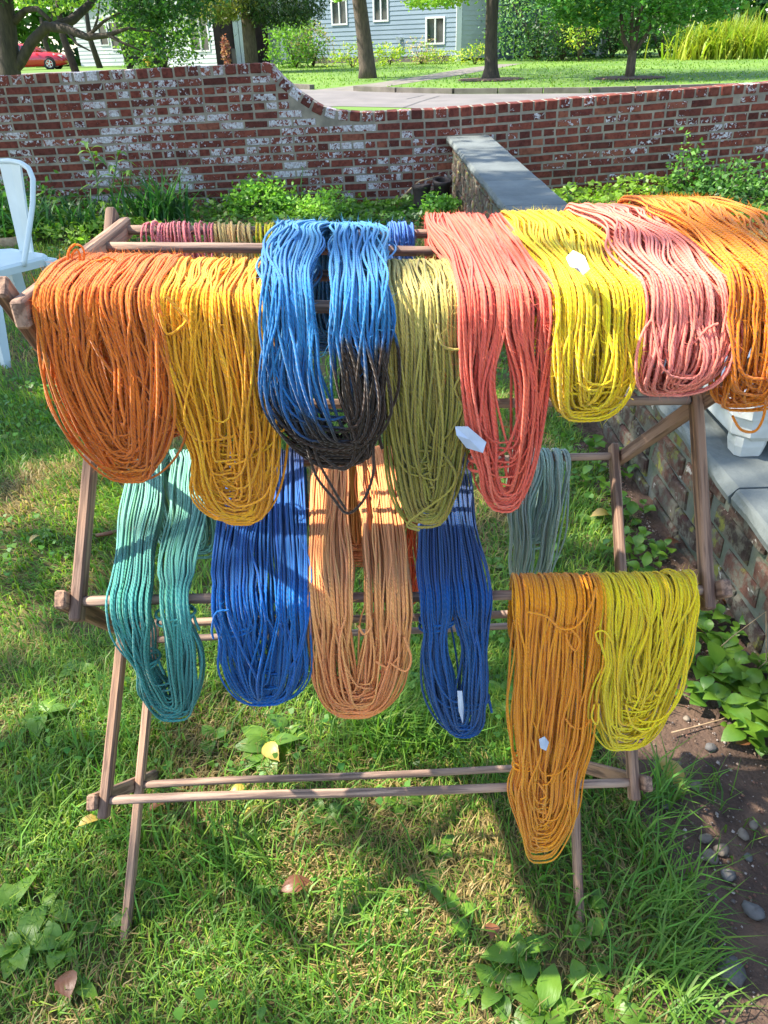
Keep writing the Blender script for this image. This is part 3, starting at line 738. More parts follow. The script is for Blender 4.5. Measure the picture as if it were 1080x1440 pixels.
# --- top shelf, hung over the front rails
skein('rust orange wool skein at the left end of the top shelf, beside the gold skein', (228, 122, 36), ['F3', 'T1'], (58, 230), (188, 680), wb=.56, layers=5, T=.014, spread=.3, gap=.16, back=.2, messy=.25, puff=.006, uneven=.2, ties=(), fuzz=7000, wig=.0036,
      strays=[(-.10, (102, 402), (97, 378), (96, 356), (105, 344), (117, 350), (117, 372), (108, 400)), (-.10, (108, 402), (104, 380), (101, 360), (107, 351), (112, 358), (112, 378), (104, 402)), (-.09, (88, 400), (112, 380), (140, 366), (160, 378), (150, 395)), (-.09, (130, 400), (138, 372), (152, 362), (170, 376), (165, 398)), (-.08, (96, 410), (115, 395), (126, 408), (134, 420)), (.012, (128, 478), (140, 500), (165, 530), (190, 528), (215, 560)), (.012, (205, 560), (225, 585), (240, 600), (225, 612))])
skein('mustard gold wool skein hanging between the rust orange and blue-black skeins', (255, 174, 36), ['F3', 'T1'], (218, 386), (338, 744), wb=.6, layers=5, T=.011, spread=.35, gap=.12, uneven=.22, back=.16, ties=((-1, .6, .035, .45),), messy=.2, puff=.004, fuzz=3500, wig=.0036,
      strays=[(.014, (382, 520), (390, 560), (402, 590), (398, 606), (384, 600), (386, 560)), (.012, (330, 600), (345, 625), (362, 630), (352, 612), (340, 590)), (.012, (232, 415), (255, 440), (262, 452), (236, 470), (224, 440)), (.012, (310, 690), (335, 712), (370, 700), (385, 670))])
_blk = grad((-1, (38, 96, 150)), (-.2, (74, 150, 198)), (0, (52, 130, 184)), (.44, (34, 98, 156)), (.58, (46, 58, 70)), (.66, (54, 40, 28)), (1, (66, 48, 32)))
_bx = float(D('F3', U('F3', 470))[0])
def blk(a, t, e):
    """the right half was dipped further into the black bath than the left"""
    if e and a > 0:
        a = a+.06*e[1]*min(1, a*4)+(max(.3, .62+.2*e[1])*min(1., max(0., (e[0]-_bx)/.012)) if e[0] > _bx else 0)*min(1, a*7)
    return _blk(a, t, 0)
skein('dip-dyed skein blue on top and black-brown below, on the top shelf', blk, ['F3', 'T2'], (368, 541), (478, 652), pb=(396, 535), wb=.72, layers=4, T=.026, spread=.16, gap=.22, sgap=.1, back=.14, puff=.02, messy=.22, fuzz=3500, wig=.0042, ties=((1, .8, .03, .4),),
      strays=[(.016, (432, 630), (445, 670), (468, 700), (488, 722), (510, 705), (524, 670), (525, 630)), (.014, (430, 640), (450, 655), (490, 655), (500, 620), (495, 575)), (.018, (500, 600), (520, 580), (534, 590), (525, 615), (508, 618), (512, 596), (540, 585)),
              (.016, (440, 600), (444, 640), (470, 690), (486, 716)), (.015, (450, 640), (480, 660), (500, 648), (520, 620))])
skein('olive green wool skein hanging between the blue-black and coral skeins', grad((-1, (150, 150, 84)), (0, (204, 184, 96)), (.15, (186, 168, 78)), (.6, (152, 142, 56)), (1, (176, 158, 68))), ['F3', 'T1'], (527, 662), (600, 747), wb=.66, layers=4, T=.011, spread=.2, back=.16, puff=.004, messy=.12, fuzz=3500,  # pale top and darker lower stops paint the light falling from above
      strays=[(.014, (615, 455), (622, 485), (640, 492), (662, 490), (658, 515), (640, 545), (650, 575), (632, 610), (620, 620)), (.014, (600, 590), (618, 630), (640, 665), (632, 690), (600, 715), (572, 738), (590, 746)), (.012, (600, 625), (612, 632), (625, 626))])
skein('coral wool skein drawn across the top shelf, beside the olive green skein', (255, 112, 86), ['F3', 'B3'], (642, 768), (710, 717), pb=(598, 700), wb=.74, layers=4, T=.02, spread=.12, gap=.3, m=3.2, back=.2, puff=.006, fuzz=4000, ties=((-1, .74, .02, .3),),
      tag_at=[(640, 600), (658, 600), (684, 622), (679, 637), (656, 630), (642, 612)])
yel = skein('bright yellow wool skein drawn across the top shelf, with a small paper tag', (255, 210, 34), ['F3', 'B3'], (768, 890), (826, 590), pb=(706, 808), wb=.8, layers=4, T=.024, spread=.3, gap=.06, back=.18, puff=.014, twist=.008, fuzz=7000, messy=.15,
      strays=[(.012, (860, 555), (880, 560), (888, 540), (884, 500))])
pz = float(D('T1', U('F3', 800))[2])+.052
pp = [on_z(x, y, pz+dz) for x, y, dz in ((796, 362, 0), (806, 352, .008), (814, 362, .002), (822, 360, .01), (829, 378, .003), (820, 386, 0), (812, 376, .009), (802, 374, .001))]
MB().add(pp+[p-np.array([0, 0, .0008]) for p in pp], [tuple(range(8)), tuple(range(15, 7, -1))]+[(k, k+8, (k+1) % 8+8, (k+1) % 8) for k in range(8)]).build('paper_tag', PAPER, yel)
skein('salmon pink wool skein drawn across the top shelf between yellow and amber skeins', (252, 140, 118), ['F3', 'B3'], (888, 1016), (936, 563), pb=(796, 880), wb=.86, layers=4, T=.028, spread=.2, gap=.16, m=3., back=.18, puff=.024, twist=.012, fuzz=2600, lift=.006, wig=.0036,
      ties=((1, .5, .02, .3),), strays=[(.014, (955, 490), (975, 482), (995, 462), (1010, 455))])
skein('fuzzy amber brown skein at the right end of the top shelf over the arm', (236, 136, 30), ['F3', 'B3'], (998, 1122), (1042, 596), pb=(872, 972), wb=.8, layers=4, T=.03, spread=.35, gap=.05, back=.18, puff=.026, twist=.014, messy=.3, fuzz=9000, lift=.014, wig=.005,
      strays=[(.014, (1030, 585), (1042, 604), (1062, 606), (1074, 585), (1078, 550))])
# --- back rail of the top shelf
BK = 'thin skeins over the back rail'
skein('rose pink thin skein over the back rail of the top shelf', (232, 132, 128), ['B3'], (210, 300), (255, 470), back=.2, wb=.9, layers=1, T=.006, spread=.1, group=BK, fuzz=500)
skein('tan beige thin skein over the back rail of the top shelf', (232, 190, 116), ['B3'], (301, 360), (330, 460), back=.2, wb=.9, layers=1, T=.006, spread=.1, group=BK, fuzz=400)
skein('acid yellow thin skein over the back rail of the top shelf', (226, 206, 30), ['B3'], (361, 389), (375, 450), back=.2, wb=.9, layers=1, T=.006, spread=.1, group=BK, fuzz=200)
skein('pale turquoise thin skein on the back rail behind the blue-black skein', (104, 170, 204), ['B3'], (390, 464), (425, 450), back=.2, wb=.9, layers=1, T=.008, spread=.1, gap=.55, group=BK, fuzz=300)
skein('cornflower blue thin skein on the back rail beside the coral skein', (84, 134, 204), ['B3'], (545, 581), (563, 450), back=.2, wb=.9, layers=2, T=.008, spread=.1, group=BK, fuzz=300)
skein('tangerine skein hanging behind the coral and olive skeins', (226, 98, 44), ['B3'], (604, 650), (650, 606), back=.1, wb=.8, layers=2, T=.012, spread=.1, group=BK, fuzz=300)
skein('small orange skein hanging behind the rust orange skein', (214, 104, 40), ['C3'], (206, 262), (238, 612), back=.02, wb=.6, layers=2, T=.012, spread=.1, group=BK, fuzz=300)
# --- lower shelf
LO = 'yarn skeins on the lower rails'
skein('teal green wool skein at the left end of the lower shelf', grad((-1, (96, 156, 146)), (-.35, (132, 190, 166)), (-.15, (120, 182, 158)), (-.03, (80, 160, 146)), (.3, (68, 144, 134)), (1, (62, 138, 130))), ['F2', 'B2'], (164, 277), (244, 1015), pb=(184, 300), wb=.66, layers=4, T=.018, spread=.2, gap=.2, sgap=.1, back=.2, group=LO,  # paler shelf stops paint sunlight onto the upper part
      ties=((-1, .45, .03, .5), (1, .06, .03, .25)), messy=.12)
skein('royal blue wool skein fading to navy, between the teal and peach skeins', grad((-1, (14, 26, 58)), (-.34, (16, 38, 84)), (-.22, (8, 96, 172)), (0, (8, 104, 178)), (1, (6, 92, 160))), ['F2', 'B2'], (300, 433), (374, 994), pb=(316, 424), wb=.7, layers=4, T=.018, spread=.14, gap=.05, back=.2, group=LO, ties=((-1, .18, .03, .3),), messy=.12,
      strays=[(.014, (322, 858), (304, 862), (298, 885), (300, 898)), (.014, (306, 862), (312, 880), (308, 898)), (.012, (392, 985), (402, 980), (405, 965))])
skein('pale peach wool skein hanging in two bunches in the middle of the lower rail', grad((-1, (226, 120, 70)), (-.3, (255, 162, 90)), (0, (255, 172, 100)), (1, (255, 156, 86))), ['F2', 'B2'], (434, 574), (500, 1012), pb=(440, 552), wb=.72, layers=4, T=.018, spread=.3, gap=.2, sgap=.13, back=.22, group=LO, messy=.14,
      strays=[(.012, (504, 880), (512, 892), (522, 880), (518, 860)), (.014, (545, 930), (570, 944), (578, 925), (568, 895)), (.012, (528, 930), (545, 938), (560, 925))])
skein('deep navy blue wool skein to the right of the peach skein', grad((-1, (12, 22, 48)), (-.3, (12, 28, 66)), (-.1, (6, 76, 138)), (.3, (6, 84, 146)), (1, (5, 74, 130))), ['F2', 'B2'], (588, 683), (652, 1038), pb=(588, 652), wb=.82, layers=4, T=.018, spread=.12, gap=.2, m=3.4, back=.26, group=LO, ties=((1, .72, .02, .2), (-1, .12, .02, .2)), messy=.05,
      tag_at=[(643, 972), (650, 972), (652, 995), (651, 1018), (645, 1000)])
skein('long amber orange wool skein hung low from the lower front rail', (255, 160, 24), ['F2'], (721, 842), (762, 1212), back=.12, wb=.78, layers=5, T=.018, spread=.28, gap=.05, group=LO, ties=((-1, .56, .025, .25),), messy=.12,
      strays=[(.014, (740, 860), (770, 868), (788, 884), (812, 880), (832, 850), (838, 826)), (.014, (796, 890), (800, 905), (810, 915), (815, 900), (802, 884)), (.012, (795, 1010), (805, 1022), (820, 1024), (830, 1012)), (.012, (756, 1100), (768, 1118), (760, 1124))],
      tag_at=[(758, 1040), (766, 1036), (772, 1044), (768, 1056), (760, 1052)])
skein('lemon yellow wool skein at the right end of the lower front rail', (255, 216, 28), ['F2'], (838, 968), (878, 1062), back=.16, wb=.62, layers=4, T=.018, spread=.42, gap=.05, group=LO, ties=((-1, .3, .03, .35),), messy=.2, wig=.0036,
      strays=[(.014, (930, 930), (938, 960), (926, 978), (918, 972)), (.012, (842, 905), (838, 890), (850, 888), (862, 905)), (.012, (836, 990), (832, 1008), (840, 1018), (842, 990)), (.012, (880, 990), (890, 1020), (912, 1028), (930, 1000))])
skein('grey teal thin skein hanging from the lower back rail', (168, 190, 180), ['B2'], (722, 796), (745, 832), back=.2, wb=.85, layers=2, T=.01, spread=.1, gap=.3, r=.002, group=LO, fuzz=600)
skein('red-orange skein hanging from the lower back rail behind the navy skein', (222, 84, 40), ['B2'], (548, 600), (575, 850), back=.1, wb=.9, layers=2, T=.012, spread=.1, group=LO, fuzz=400)

# ------------------------------------------------------------------ leaf scatter helpers
def leaf_quads(C, size, cols, flat=0., droop=None, aspect=.55):
    """one folded diamond for each centre C (n,3); size (n,), cols (n,3)"""
    n = len(C); a = rng.normal(size=(n, 3)); a[:, 2] *= (1-flat); a /= np.linalg.norm(a, axis=1, keepdims=True)+1e-9
    if droop is not None: a = a+np.array([0, 0, -droop]); a /= np.linalg.norm(a, axis=1, keepdims=True)
    w = rng.normal(size=(n, 3)); w[:, 2] *= (1-flat); b = w-a*(w*a).sum(1, keepdims=True); b /= np.linalg.norm(b, axis=1, keepdims=True)+1e-9
    c = np.cross(a, b); sz = np.asarray(size).reshape(-1, 1)
    V = np.stack([C-a*sz*.5, C+b*sz*aspect*.5+c*sz*.08, C+a*sz*.5, C-b*sz*aspect*.5+c*sz*.08], 1).reshape(-1, 3)
    i = np.arange(n)*4
    return V, np.stack([i, i+1, i+2, i+3], 1), np.repeat(cols, 4, 0)
def shade(base, n, v=.25, h=.12):
    base = np.array(base); c = base[None]*(1+v*rng.normal(size=(n, 1)))*(1+h*rng.normal(size=(n, 3))*np.array([1, .5, .6])); return np.clip(c, .004, .9)
def blob(center, radii, n, clump=.22, per=40, shell=.5):
    """points in clumps spread through an ellipsoid, more of them near its skin"""
    k = max(3, n//per); d = rng.normal(size=(k, 3)); d /= np.linalg.norm(d, axis=1, keepdims=True)
    rr = rng.random((k, 1))**(1/3)*(1-shell)+shell*rng.uniform(.75, 1.05, (k, 1)); cc = d*rr
    idx = rng.integers(0, k, n); P = cc[idx]+rng.normal(size=(n, 3))*clump
    return np.array(center)+P*np.array(radii)
def tree(name, label, base, trunk, blobs, leaf, cols, group=None, bark=BARK, limbs=(), flat=.3, droop=None, cat='tree', aspect=.55, per=40, gaps=None):
    """trunk: [(dx,dy,z,r)...]; limbs: lists of the same; blobs: (centre offset, radii, n, clump)"""
    x, y = base; z = float(gz(x, y)); root = empty(name, (x, y, z), label, cat, group)
    mb = MB()
    for path in [trunk, *limbs]:
        mb.tube([(x+a, y+b, z+c-(.1 if c == 0 else 0)) for a, b, c, r in path], [r for *_, r in path], 10)
    mb.build('trunk', bark, root, True)
    Cs = []; cl = []
    for k, (c, rd, n, cp) in enumerate(blobs):
        P = blob((x+c[0], y+c[1], z+c[2]), rd, n, cp, per); Cs.append(P); cl.append(shade(cols[k % len(cols)], n))
    P = np.concatenate(Cs); c = np.concatenate(cl)
    if gaps:                                             # leaves cleared along sun rays, shaping the crown to light chosen spots
        sd = np.array(to_sun); keep = np.ones(len(P), bool)
        for T_, r_ in gaps:
            w = P-np.array(T_); dist = np.linalg.norm(w-(w @ sd)[:, None]*sd, axis=1); keep &= dist > r_*rng.uniform(.8, 1.15, len(P))
        P, c = P[keep], c[keep]
    V, F, c = leaf_quads(P, leaf*rng.uniform(.7, 1.3, len(P)), c, flat, droop, aspect)
    under(link('crown', bigmesh('crown', V, [F], FOLIAGE, c, smooth=False)), root)
    return root
def bush(name, label, base, radii, n, leaf, cols, group=None, flat=.2, zc=None, cat='shrub', stems=6, clump=.2, aspect=.55, droop=None):
    x, y = base; z = float(gz(x, y)); root = empty(name, (x, y, z), label, cat, group)
    mb = MB()
    for k in range(stems):
        a = 2*math.pi*k/stems+random.random(); q = random.uniform(.3, .75)
        mb.tube([(x, y, z-.03), (x+radii[0]*q*.4*math.cos(a), y+radii[1]*q*.4*math.sin(a), z+radii[2]*.7), (x+radii[0]*q*math.cos(a), y+radii[1]*q*math.sin(a), z+radii[2]*1.5)], [.03*radii[2]+.004, .02*radii[2]+.003, .002], 5)
    mb.build('stem', BARK, root, True)
    P = blob((x, y, z+(zc if zc else radii[2])), radii, n, clump, 30); P[:, 2] = np.maximum(P[:, 2], z+.02)
    kc = np.array([cols[i] for i in rng.integers(0, len(cols), n)]); c = np.clip(kc*(1+.22*rng.normal(size=(n, 1))), .004, .9)
    V, F, c = leaf_quads(P, leaf*rng.uniform(.6, 1.3, n), c, flat, droop, aspect)
    under(link('foliage', bigmesh('foliage', V, [F], FOLIAGE, c, smooth=False)), root)
    return root
G_MID, G_BRIGHT, G_DARK, G_YEL, G_BLUE = lin((92, 132, 48)), lin((134, 168, 56)), lin((52, 88, 38)), lin((176, 182, 62)), lin((96, 134, 92))  # leaf greens by tone: middle, bright, dark, yellowish, bluish

# ------------------------------------------------------------------ lawn
def blades(P, L_, W_, lean, az, cols, curve=.5):
    """curved tapering blades: P roots (n,3)"""
    n = len(P); d = np.stack([np.cos(az), np.sin(az), np.zeros(n)], 1); s = np.stack([-np.sin(az), np.cos(az), np.zeros(n)], 1)
    up = np.array([0, 0, 1.])
    dir0 = up*np.cos(lean*.5)[:, None]+d*np.sin(lean*.5)[:, None]; l2 = np.minimum(lean*(1+curve), 1.75)
    dir1 = up*np.cos(l2)[:, None]+d*np.sin(l2)[:, None]
    m = P+dir0*(L_*.5)[:, None]; e = m+dir1*(L_*.5)[:, None]; w = (W_*.5)[:, None]*s
    e[:, 2] = np.maximum(e[:, 2], P[:, 2]+.004); m[:, 2] = np.maximum(m[:, 2], P[:, 2]+.003)
    V = np.stack([P-w, P+w, m+w*.85, m-w*.85, e], 1).reshape(-1, 3); i = np.arange(n)*5
    return V, [np.stack([i, i+1, i+2, i+3], 1), np.stack([i+3, i+2, i+4], 1)], np.repeat(cols, 5, 0)
def vnoise(x, y, k, seed):
    r_ = np.random.default_rng(seed); o = 0
    for q in range(5):
        a = r_.random()*6.28; o = o+np.sin((x*math.cos(a)+y*math.sin(a))*k*(.6+.35*q)+r_.random()*6.28)
    return o/5
def lawn_ok(x, y):
    bed = 6.35+.25*np.sin(x*1.3)+.1*np.sin(x*4+1)
    return (x < soil_edge(y)-.01+.03*vnoise(x, y, 30, 4)) & (y < bed+.05) & (x < lw_x(y)+.02)
def scatter(n, y0, y1, spread=.62):
    y = np.sqrt(rng.uniform(y0**2, y1**2, n)); half = (y*.854+.67)*spread+.15; x = rng.uniform(-1, 1, n)*half; return x, y
Vs, Fs, Cs = [], [[], []], []; off = 0
def push(V, F, C):
    global off
    Vs.append(V); Fs[0].append(F[0]+off); Fs[1].append(F[1]+off); Cs.append(C); off += len(V)
for n, y0, y1, wid, ln in ((100000, .3, 1.5, .0023, .043), (100000, 1.5, 3.2, .0036, .05), (70000, 3.2, 6.8, .006, .06)):
    x, y = scatter(n, y0, y1); k = lawn_ok(x, y); dens = vnoise(x, y, 5, 11); k &= rng.random(n) < np.clip(.9+.5*dens, .35, 1)
    x, y = x[k], y[k]; n = len(x)
    straw = (vnoise(x, y, 6, 21)+.5*vnoise(x, y, 17, 22)+rng.normal(size=n)*.3) > .38
    dark = vnoise(x, y, 3.2, 31)
    base = np.where(straw[:, None], lin((158, 136, 84)), np.where((rng.random(n) < .3)[:, None], lin((138, 160, 54)), lin((92, 132, 42))))
    c = np.clip(base*(1+.18*dark[:, None])*(1+.2*rng.normal(size=(n, 1))), .01, .9)
    az = rng.uniform(0, 6.28, n)*.6+vnoise(x, y, 2.5, 41)*4; lean = np.clip(rng.normal(.95, .4, n)+.35*straw, .05, 1.6)
    push(*blades(np.stack([x, y, gz(x, y)], 1), ln*rng.uniform(.45, 1.4, n), wid*rng.uniform(.7, 1.35, n), lean, az, c))
# longer tufts: beside the soil, under the rack and along the low wall
def tuft(px, py, n, r, L_, w=.0036, az=None, c=(100, 136, 46), azs=1.):
    p = ground_hit(px, py); x = p[0]+rng.normal(size=n)*r; y = p[1]+rng.normal(size=n)*r
    a = (rng.uniform(0, 6.28, n) if az is None else az+rng.normal(size=n)*azs)
    push(*blades(np.stack([x, y, gz(x, y)], 1), (.8 if az is not None else 1)*L_*rng.uniform(.5, 1.25, n), w*rng.uniform(.7, 1.3, n), np.clip(rng.normal(.8 if az is None else 1.05, .28, n), .1, 1.45), a, shade(lin(c), n, .22)))
for (px, py, n, r, L_, az) in ((555, 1030, 260, .05, .17, None), (520, 1040, 120, .04, .14, None), (610, 1050, 120, .04, .13, None), (905, 1180, 40, .025, .14, .2), (930, 1250, 50, .025, .17, -.1), (910, 1300, 60, .03, .15, -.2), (940, 1345, 60, .03, .17, -.1), (920, 1400, 60, .04, .15, -.3), (870, 1235, 40, .04, .1, 0.),
                               (960, 1420, 50, .04, .18, -.2), (180, 1030, 200, .07, .12, None), (110, 1120, 220, .08, .1, None), (240, 1190, 200, .07, .11, None), (470, 1330, 300, .1, .1, None), (890, 990, 60, .03, .13, None), (800, 1090, 70, .05, .11, None), (330, 1230, 160, .06, .11, None), (925, 1130, 60, .02, .2, .5),
                               (870, 1350, 50, .05, .12, -.1), (820, 1390, 40, .05, .1, -.3), (945, 1300, 40, .03, .2, 0.1), (760, 1250, 80, .06, .09, None), (1000, 1120, 18, .03, .1, None), (1050, 1190, 14, .03, .1, None), (985, 1250, 16, .02, .09, None)):
    tuft(px, py, n, r, L_, az=az)
tag(link('lawn_grass', bigmesh('lawn_grass', np.concatenate(Vs), [np.concatenate(Fs[0]), np.concatenate(Fs[1])], GRASS, np.concatenate(Cs))), 'uneven green lawn grass with dry straw-coloured patches', 'grass', kind='stuff')
# clover and small round leaves in the lawn
n = 30000; x, y = scatter(n, .4, 6.6); k = lawn_ok(x, y) & (vnoise(x, y, 4.5, 51)+.4*vnoise(x, y, 13, 52)-.35*sstep(-.2, .9, x-.3*(y-1)) > .12); x, y = x[k], y[k]; n = len(x)
P = np.stack([x, y, gz(x, y)+rng.uniform(.012, .05, n)], 1)
nr = rng.normal(size=(n, 3))*.35+np.array([0, -.15, 1]); nr /= np.linalg.norm(nr, axis=1, keepdims=True); ea = np.cross(nr, np.array([.3, .9, .1])); ea /= np.linalg.norm(ea, axis=1, keepdims=True); eb = np.cross(nr, ea)
sz = (rng.uniform(.0035, .008, n)*(1+.14*y))[:, None, None]; an = (np.arange(7)/7*6.283)[None]+rng.random((n, 1))*6.28; rr_ = sz*(1+.22*np.cos(an*3)[..., None])
V = (P[:, None]+rr_*(ea[:, None]*np.cos(an)[..., None]+eb[:, None]*np.sin(an)[..., None])).reshape(-1, 3); F = np.arange(n)[:, None]*7+np.arange(7)[None]; c = np.repeat(shade(lin((84, 128, 44)), n, .25), 7, 0)
tag(link('clover', bigmesh('clover', V, [F], FOLIAGE, c, smooth=False)), 'small round clover leaves growing through the lawn', 'clover', kind='stuff')

# ------------------------------------------------------------------ broad-leaved weeds, fallen leaves, stones
def leaf_mesh(name, L_, w, mat, droop=.25, fold=.12, tip=1.0):
    """leaf along +x with midrib fold and a short stalk"""
    st = [(0, .06), (.06, .08), (.2, .55), (.4, .95), (.6, 1.), (.8, .68), (.94, .25), (1, .02)]; v = []
    for t, k in st:
        z = .18*math.sin(math.pi*t*.9)*L_-droop*L_*t*t
        v += [(t*L_, -k*w/2, z+fold*k*w*.5), (t*L_, 0, z), (t*L_, k*w/2, z+fold*k*w*.5)]
    f = []
    for i in range(len(st)-1):
        for k in (0, 1): f.append((i*3+k, (i+1)*3+k, (i+1)*3+k+1, i*3+k+1))
    return MB().add(v, f).mesh(name, mat, True)
PLEAF = [leaf_mesh('leaf', .07, .042, WEED), leaf_mesh('leaf', .085, .046, WEED, .4), leaf_mesh('leaf', .055, .036, WEED, .1)]
RLEAF = [leaf_mesh('leaf', .045, .034, IVY, .15, .15), leaf_mesh('leaf', .055, .038, IVY, .3, .1), leaf_mesh('leaf', .036, .026, IVY, .1, .2)]
def weed(name, label, p, nl, scale, meshes, group, up=.35, rise=0.):
    root = empty(name, (p[0], p[1], p[2]), label, 'weed', group)
    a0 = random.random()*6.28
    for k in range(nl):
        a = a0+k*2.4; e = up+random.uniform(-.2, .3); s = scale*random.uniform(.7, 1.15)
        M_ = Matrix.Translation((random.uniform(-.006, .006), random.uniform(-.006, .006), .006+rise*k/nl)) @ Matrix.Rotation(a, 4, 'Z') @ Matrix.Rotation(-e, 4, 'Y') @ Matrix.Rotation(random.uniform(-.4, .4), 4, 'X') @ Matrix.Scale(s, 4)
        link('leaf', random.choice(meshes), root, M_)
    return root
PG = 'broad-leaved plantain weeds in the lawn'
for (px, py, nl, s) in ((35, 1335, 6, 1.3), (90, 1335, 5, 1.2), (70, 1290, 4, 1.), (380, 1055, 6, 1.25), (405, 1040, 5, 1.1), (300, 1045, 5, 1.), (735, 1350, 7, 1.15), (700, 1395, 5, 1.1), (600, 1245, 6, .95), (640, 1290, 5, 1.), (560, 1290, 4, .8), (20, 1290, 4, 1.2), (110, 1390, 4, .9), (150, 1300, 3, .9), (500, 1290, 4, .8), (620, 1200, 4, .8), (830, 1270, 4, 1.0), (700, 985, 5, 1.25), (710, 1010, 4, 1.1),
                        (455, 1150, 4, .9), (560, 1130, 5, .9), (820, 1390, 5, 1.2), (770, 1430, 5, 1.3), (190, 1250, 4, .8), (60, 1010, 5, 1.1), (250, 860, 4, 1.), (60, 760, 5, 1.), (720, 760, 5, 1.), (690, 800, 5, .9), (830, 740, 4, 1.), (110, 950, 5, 1.), (740, 880, 5, 1.1), (655, 1410, 3, .9), (820, 1320, 4, 1.1), (860, 1420, 4, 1.)):
    where = ('left of the front left rack foot' if px < 200 and py > 1200 else 'under the teal, blue and peach skeins' if px < 480 and 1030 < py < 1160 else 'left of the rack bars' if px < 270 else 'in front of the right front rack foot' if py > 1280 else 'under the long amber skein' if py > 1100 else 'behind the lower front rail')
    weed('plantain', 'broad-leaved plantain in the lawn '+where, ground_hit(px, py), nl, s*(.62 if py > 1240 else .75), PLEAF, PG)
WG = 'leafy weeds along the foot of the low wall'
for (px, py, nl, s) in ((945, 870, 6, .9), (975, 885, 7, 1.), (990, 915, 7, 1.), (1010, 935, 8, 1.1), (1030, 960, 8, 1.), (1045, 985, 7, 1.1), (1062, 1000, 6, 1.1), (1000, 965, 7, 1.2), (1065, 955, 6, 1.), (985, 995, 6, 1.1), (960, 985, 4, 1.), (1045, 1045, 6, 1.3), (1075, 1035, 6, 1.4), (1025, 1035, 4, 1.), (930, 905, 6, .9), (955, 930, 6, .9), (1010, 890, 6, .7), (1030, 905, 6, .7),
                        (900, 820, 6, .9), (920, 840, 6, .9), (880, 850, 5, .8), (935, 790, 6, .8), (905, 775, 6, .9), (885, 745, 5, .9), (850, 700, 6, 1.), (870, 720, 5, 1.), (835, 640, 6, 1.1), (880, 680, 5, .9), (820, 690, 5, 1.), (845, 790, 5, .9), (1070, 1075, 5, .9), (1010, 1010, 4, .9), (975, 950, 6, 1.), (1055, 1010, 5, 1.), (940, 850, 5, .9), (960, 905, 6, .8), (860, 660, 6, 1.), (800, 650, 5, .9), (820, 600, 5, 1.), (770, 800, 5, .9), (900, 880, 6, .9), (915, 925, 6, .9), (935, 945, 6, .8), (945, 915, 6, .9), (965, 865, 6, .9), (990, 870, 5, .8), (1020, 980, 7, 1.1), (1072, 980, 6, 1.), (890, 790, 6, .9), (870, 770, 5, .9), (860, 740, 6, .9), (840, 670, 5, .9), (905, 730, 5, .8), (915, 800, 6, .8)):
    p = ground_hit(px, py)
    where = 'beside the bare soil' if py > 920 else 'below the right end of the lower rail' if py > 830 else 'beside the right-hand rack bars'
    weed('leafy_weed', 'green leafy weed by the low brick wall '+where, (p[0], p[1], p[2]+.012), nl, s*1.1, RLEAF, WG, .45, .05)
def flat_leaf(px, py, L_, w, mat, label, ang, group):
    p = ground_hit(px, py); me = leaf_mesh('fallen_leaf', L_, w, mat, .05, .25)
    o = link('fallen_leaf', me); o.location = (p[0], p[1], p[2]+.03); o.rotation_euler = (random.uniform(-.3, .3), random.uniform(-.1, .15), ang)
    tag(o, label, 'fallen leaf', group)
flat_leaf(945, 965, .11, .05, DRYLEAF, 'large pale yellow fallen leaf beside the lemon skein', 2.6, 'fallen leaves on the ground')
flat_leaf(915, 1075, .10, .045, DRYLEAF, 'pale tan fallen leaf lying behind the rack foot by the stones', -1.2, 'fallen leaves on the ground')
flat_leaf(345, 1170, .05, .022, DRYLEAF, 'bright yellow curled fallen leaf below the bottom rail', .9, 'fallen leaves on the ground')
flat_leaf(325, 1128, .035, .018, DRYLEAF, 'small yellow fallen leaf under the bottom rail', .3, 'fallen leaves on the ground')
flat_leaf(112, 1178, .05, .022, DRYLEAF, 'yellowed fallen leaf in the grass left of the rack foot', .5, 'fallen leaves on the ground')
flat_leaf(395, 1268, .055, .03, BROWNLEAF, 'brown withered fallen leaf in the grass below the rails', .3, 'fallen leaves on the ground')
flat_leaf(690, 1335, .03, .024, BROWNLEAF, 'small round brown leaf beside a plantain in the lawn', 1.4, 'fallen leaves on the ground')
flat_leaf(208, 1160, .06, .025, BROWNLEAF, 'torn brown leaf beside the left rack leg', .5, 'fallen leaves on the ground')
flat_leaf(828, 738, .07, .04, DRYLEAF, 'pale fallen leaf on the lawn beside the low wall', .1, 'fallen leaves on the ground')
flat_leaf(925, 782, .07, .04, BROWNLEAF, 'olive brown fallen leaf at the foot of the low wall', .2, 'fallen leaves on the ground')
flat_leaf(395, 1085, .06, .035, DRYLEAF, 'pale green-yellow leaf beside a plantain under the rack', 2.2, 'fallen leaves on the ground')
flat_leaf(1030, 1060, .035, .03, BROWNLEAF, 'round brown leaf among the weeds by the low wall', .2, 'fallen leaves on the ground')
flat_leaf(1020, 1050, .03, .024, BROWNLEAF, 'crumpled brown leaf on the soil among the weeds', 1.2, 'fallen leaves on the ground')
flat_leaf(45, 775, .04, .025, DRYLEAF, 'dry leaf in the lawn at the left of the rack', 1., 'fallen leaves on the ground')
flat_leaf(105, 1420, .05, .035, BROWNLEAF, 'brown leaf lying below the plantain in the lawn corner', 2., 'fallen leaves on the ground')
flat_leaf(865, 760, .04, .02, BROWNLEAF, 'curled brown leaf beside the right rack bar', .8, 'fallen leaves on the ground')
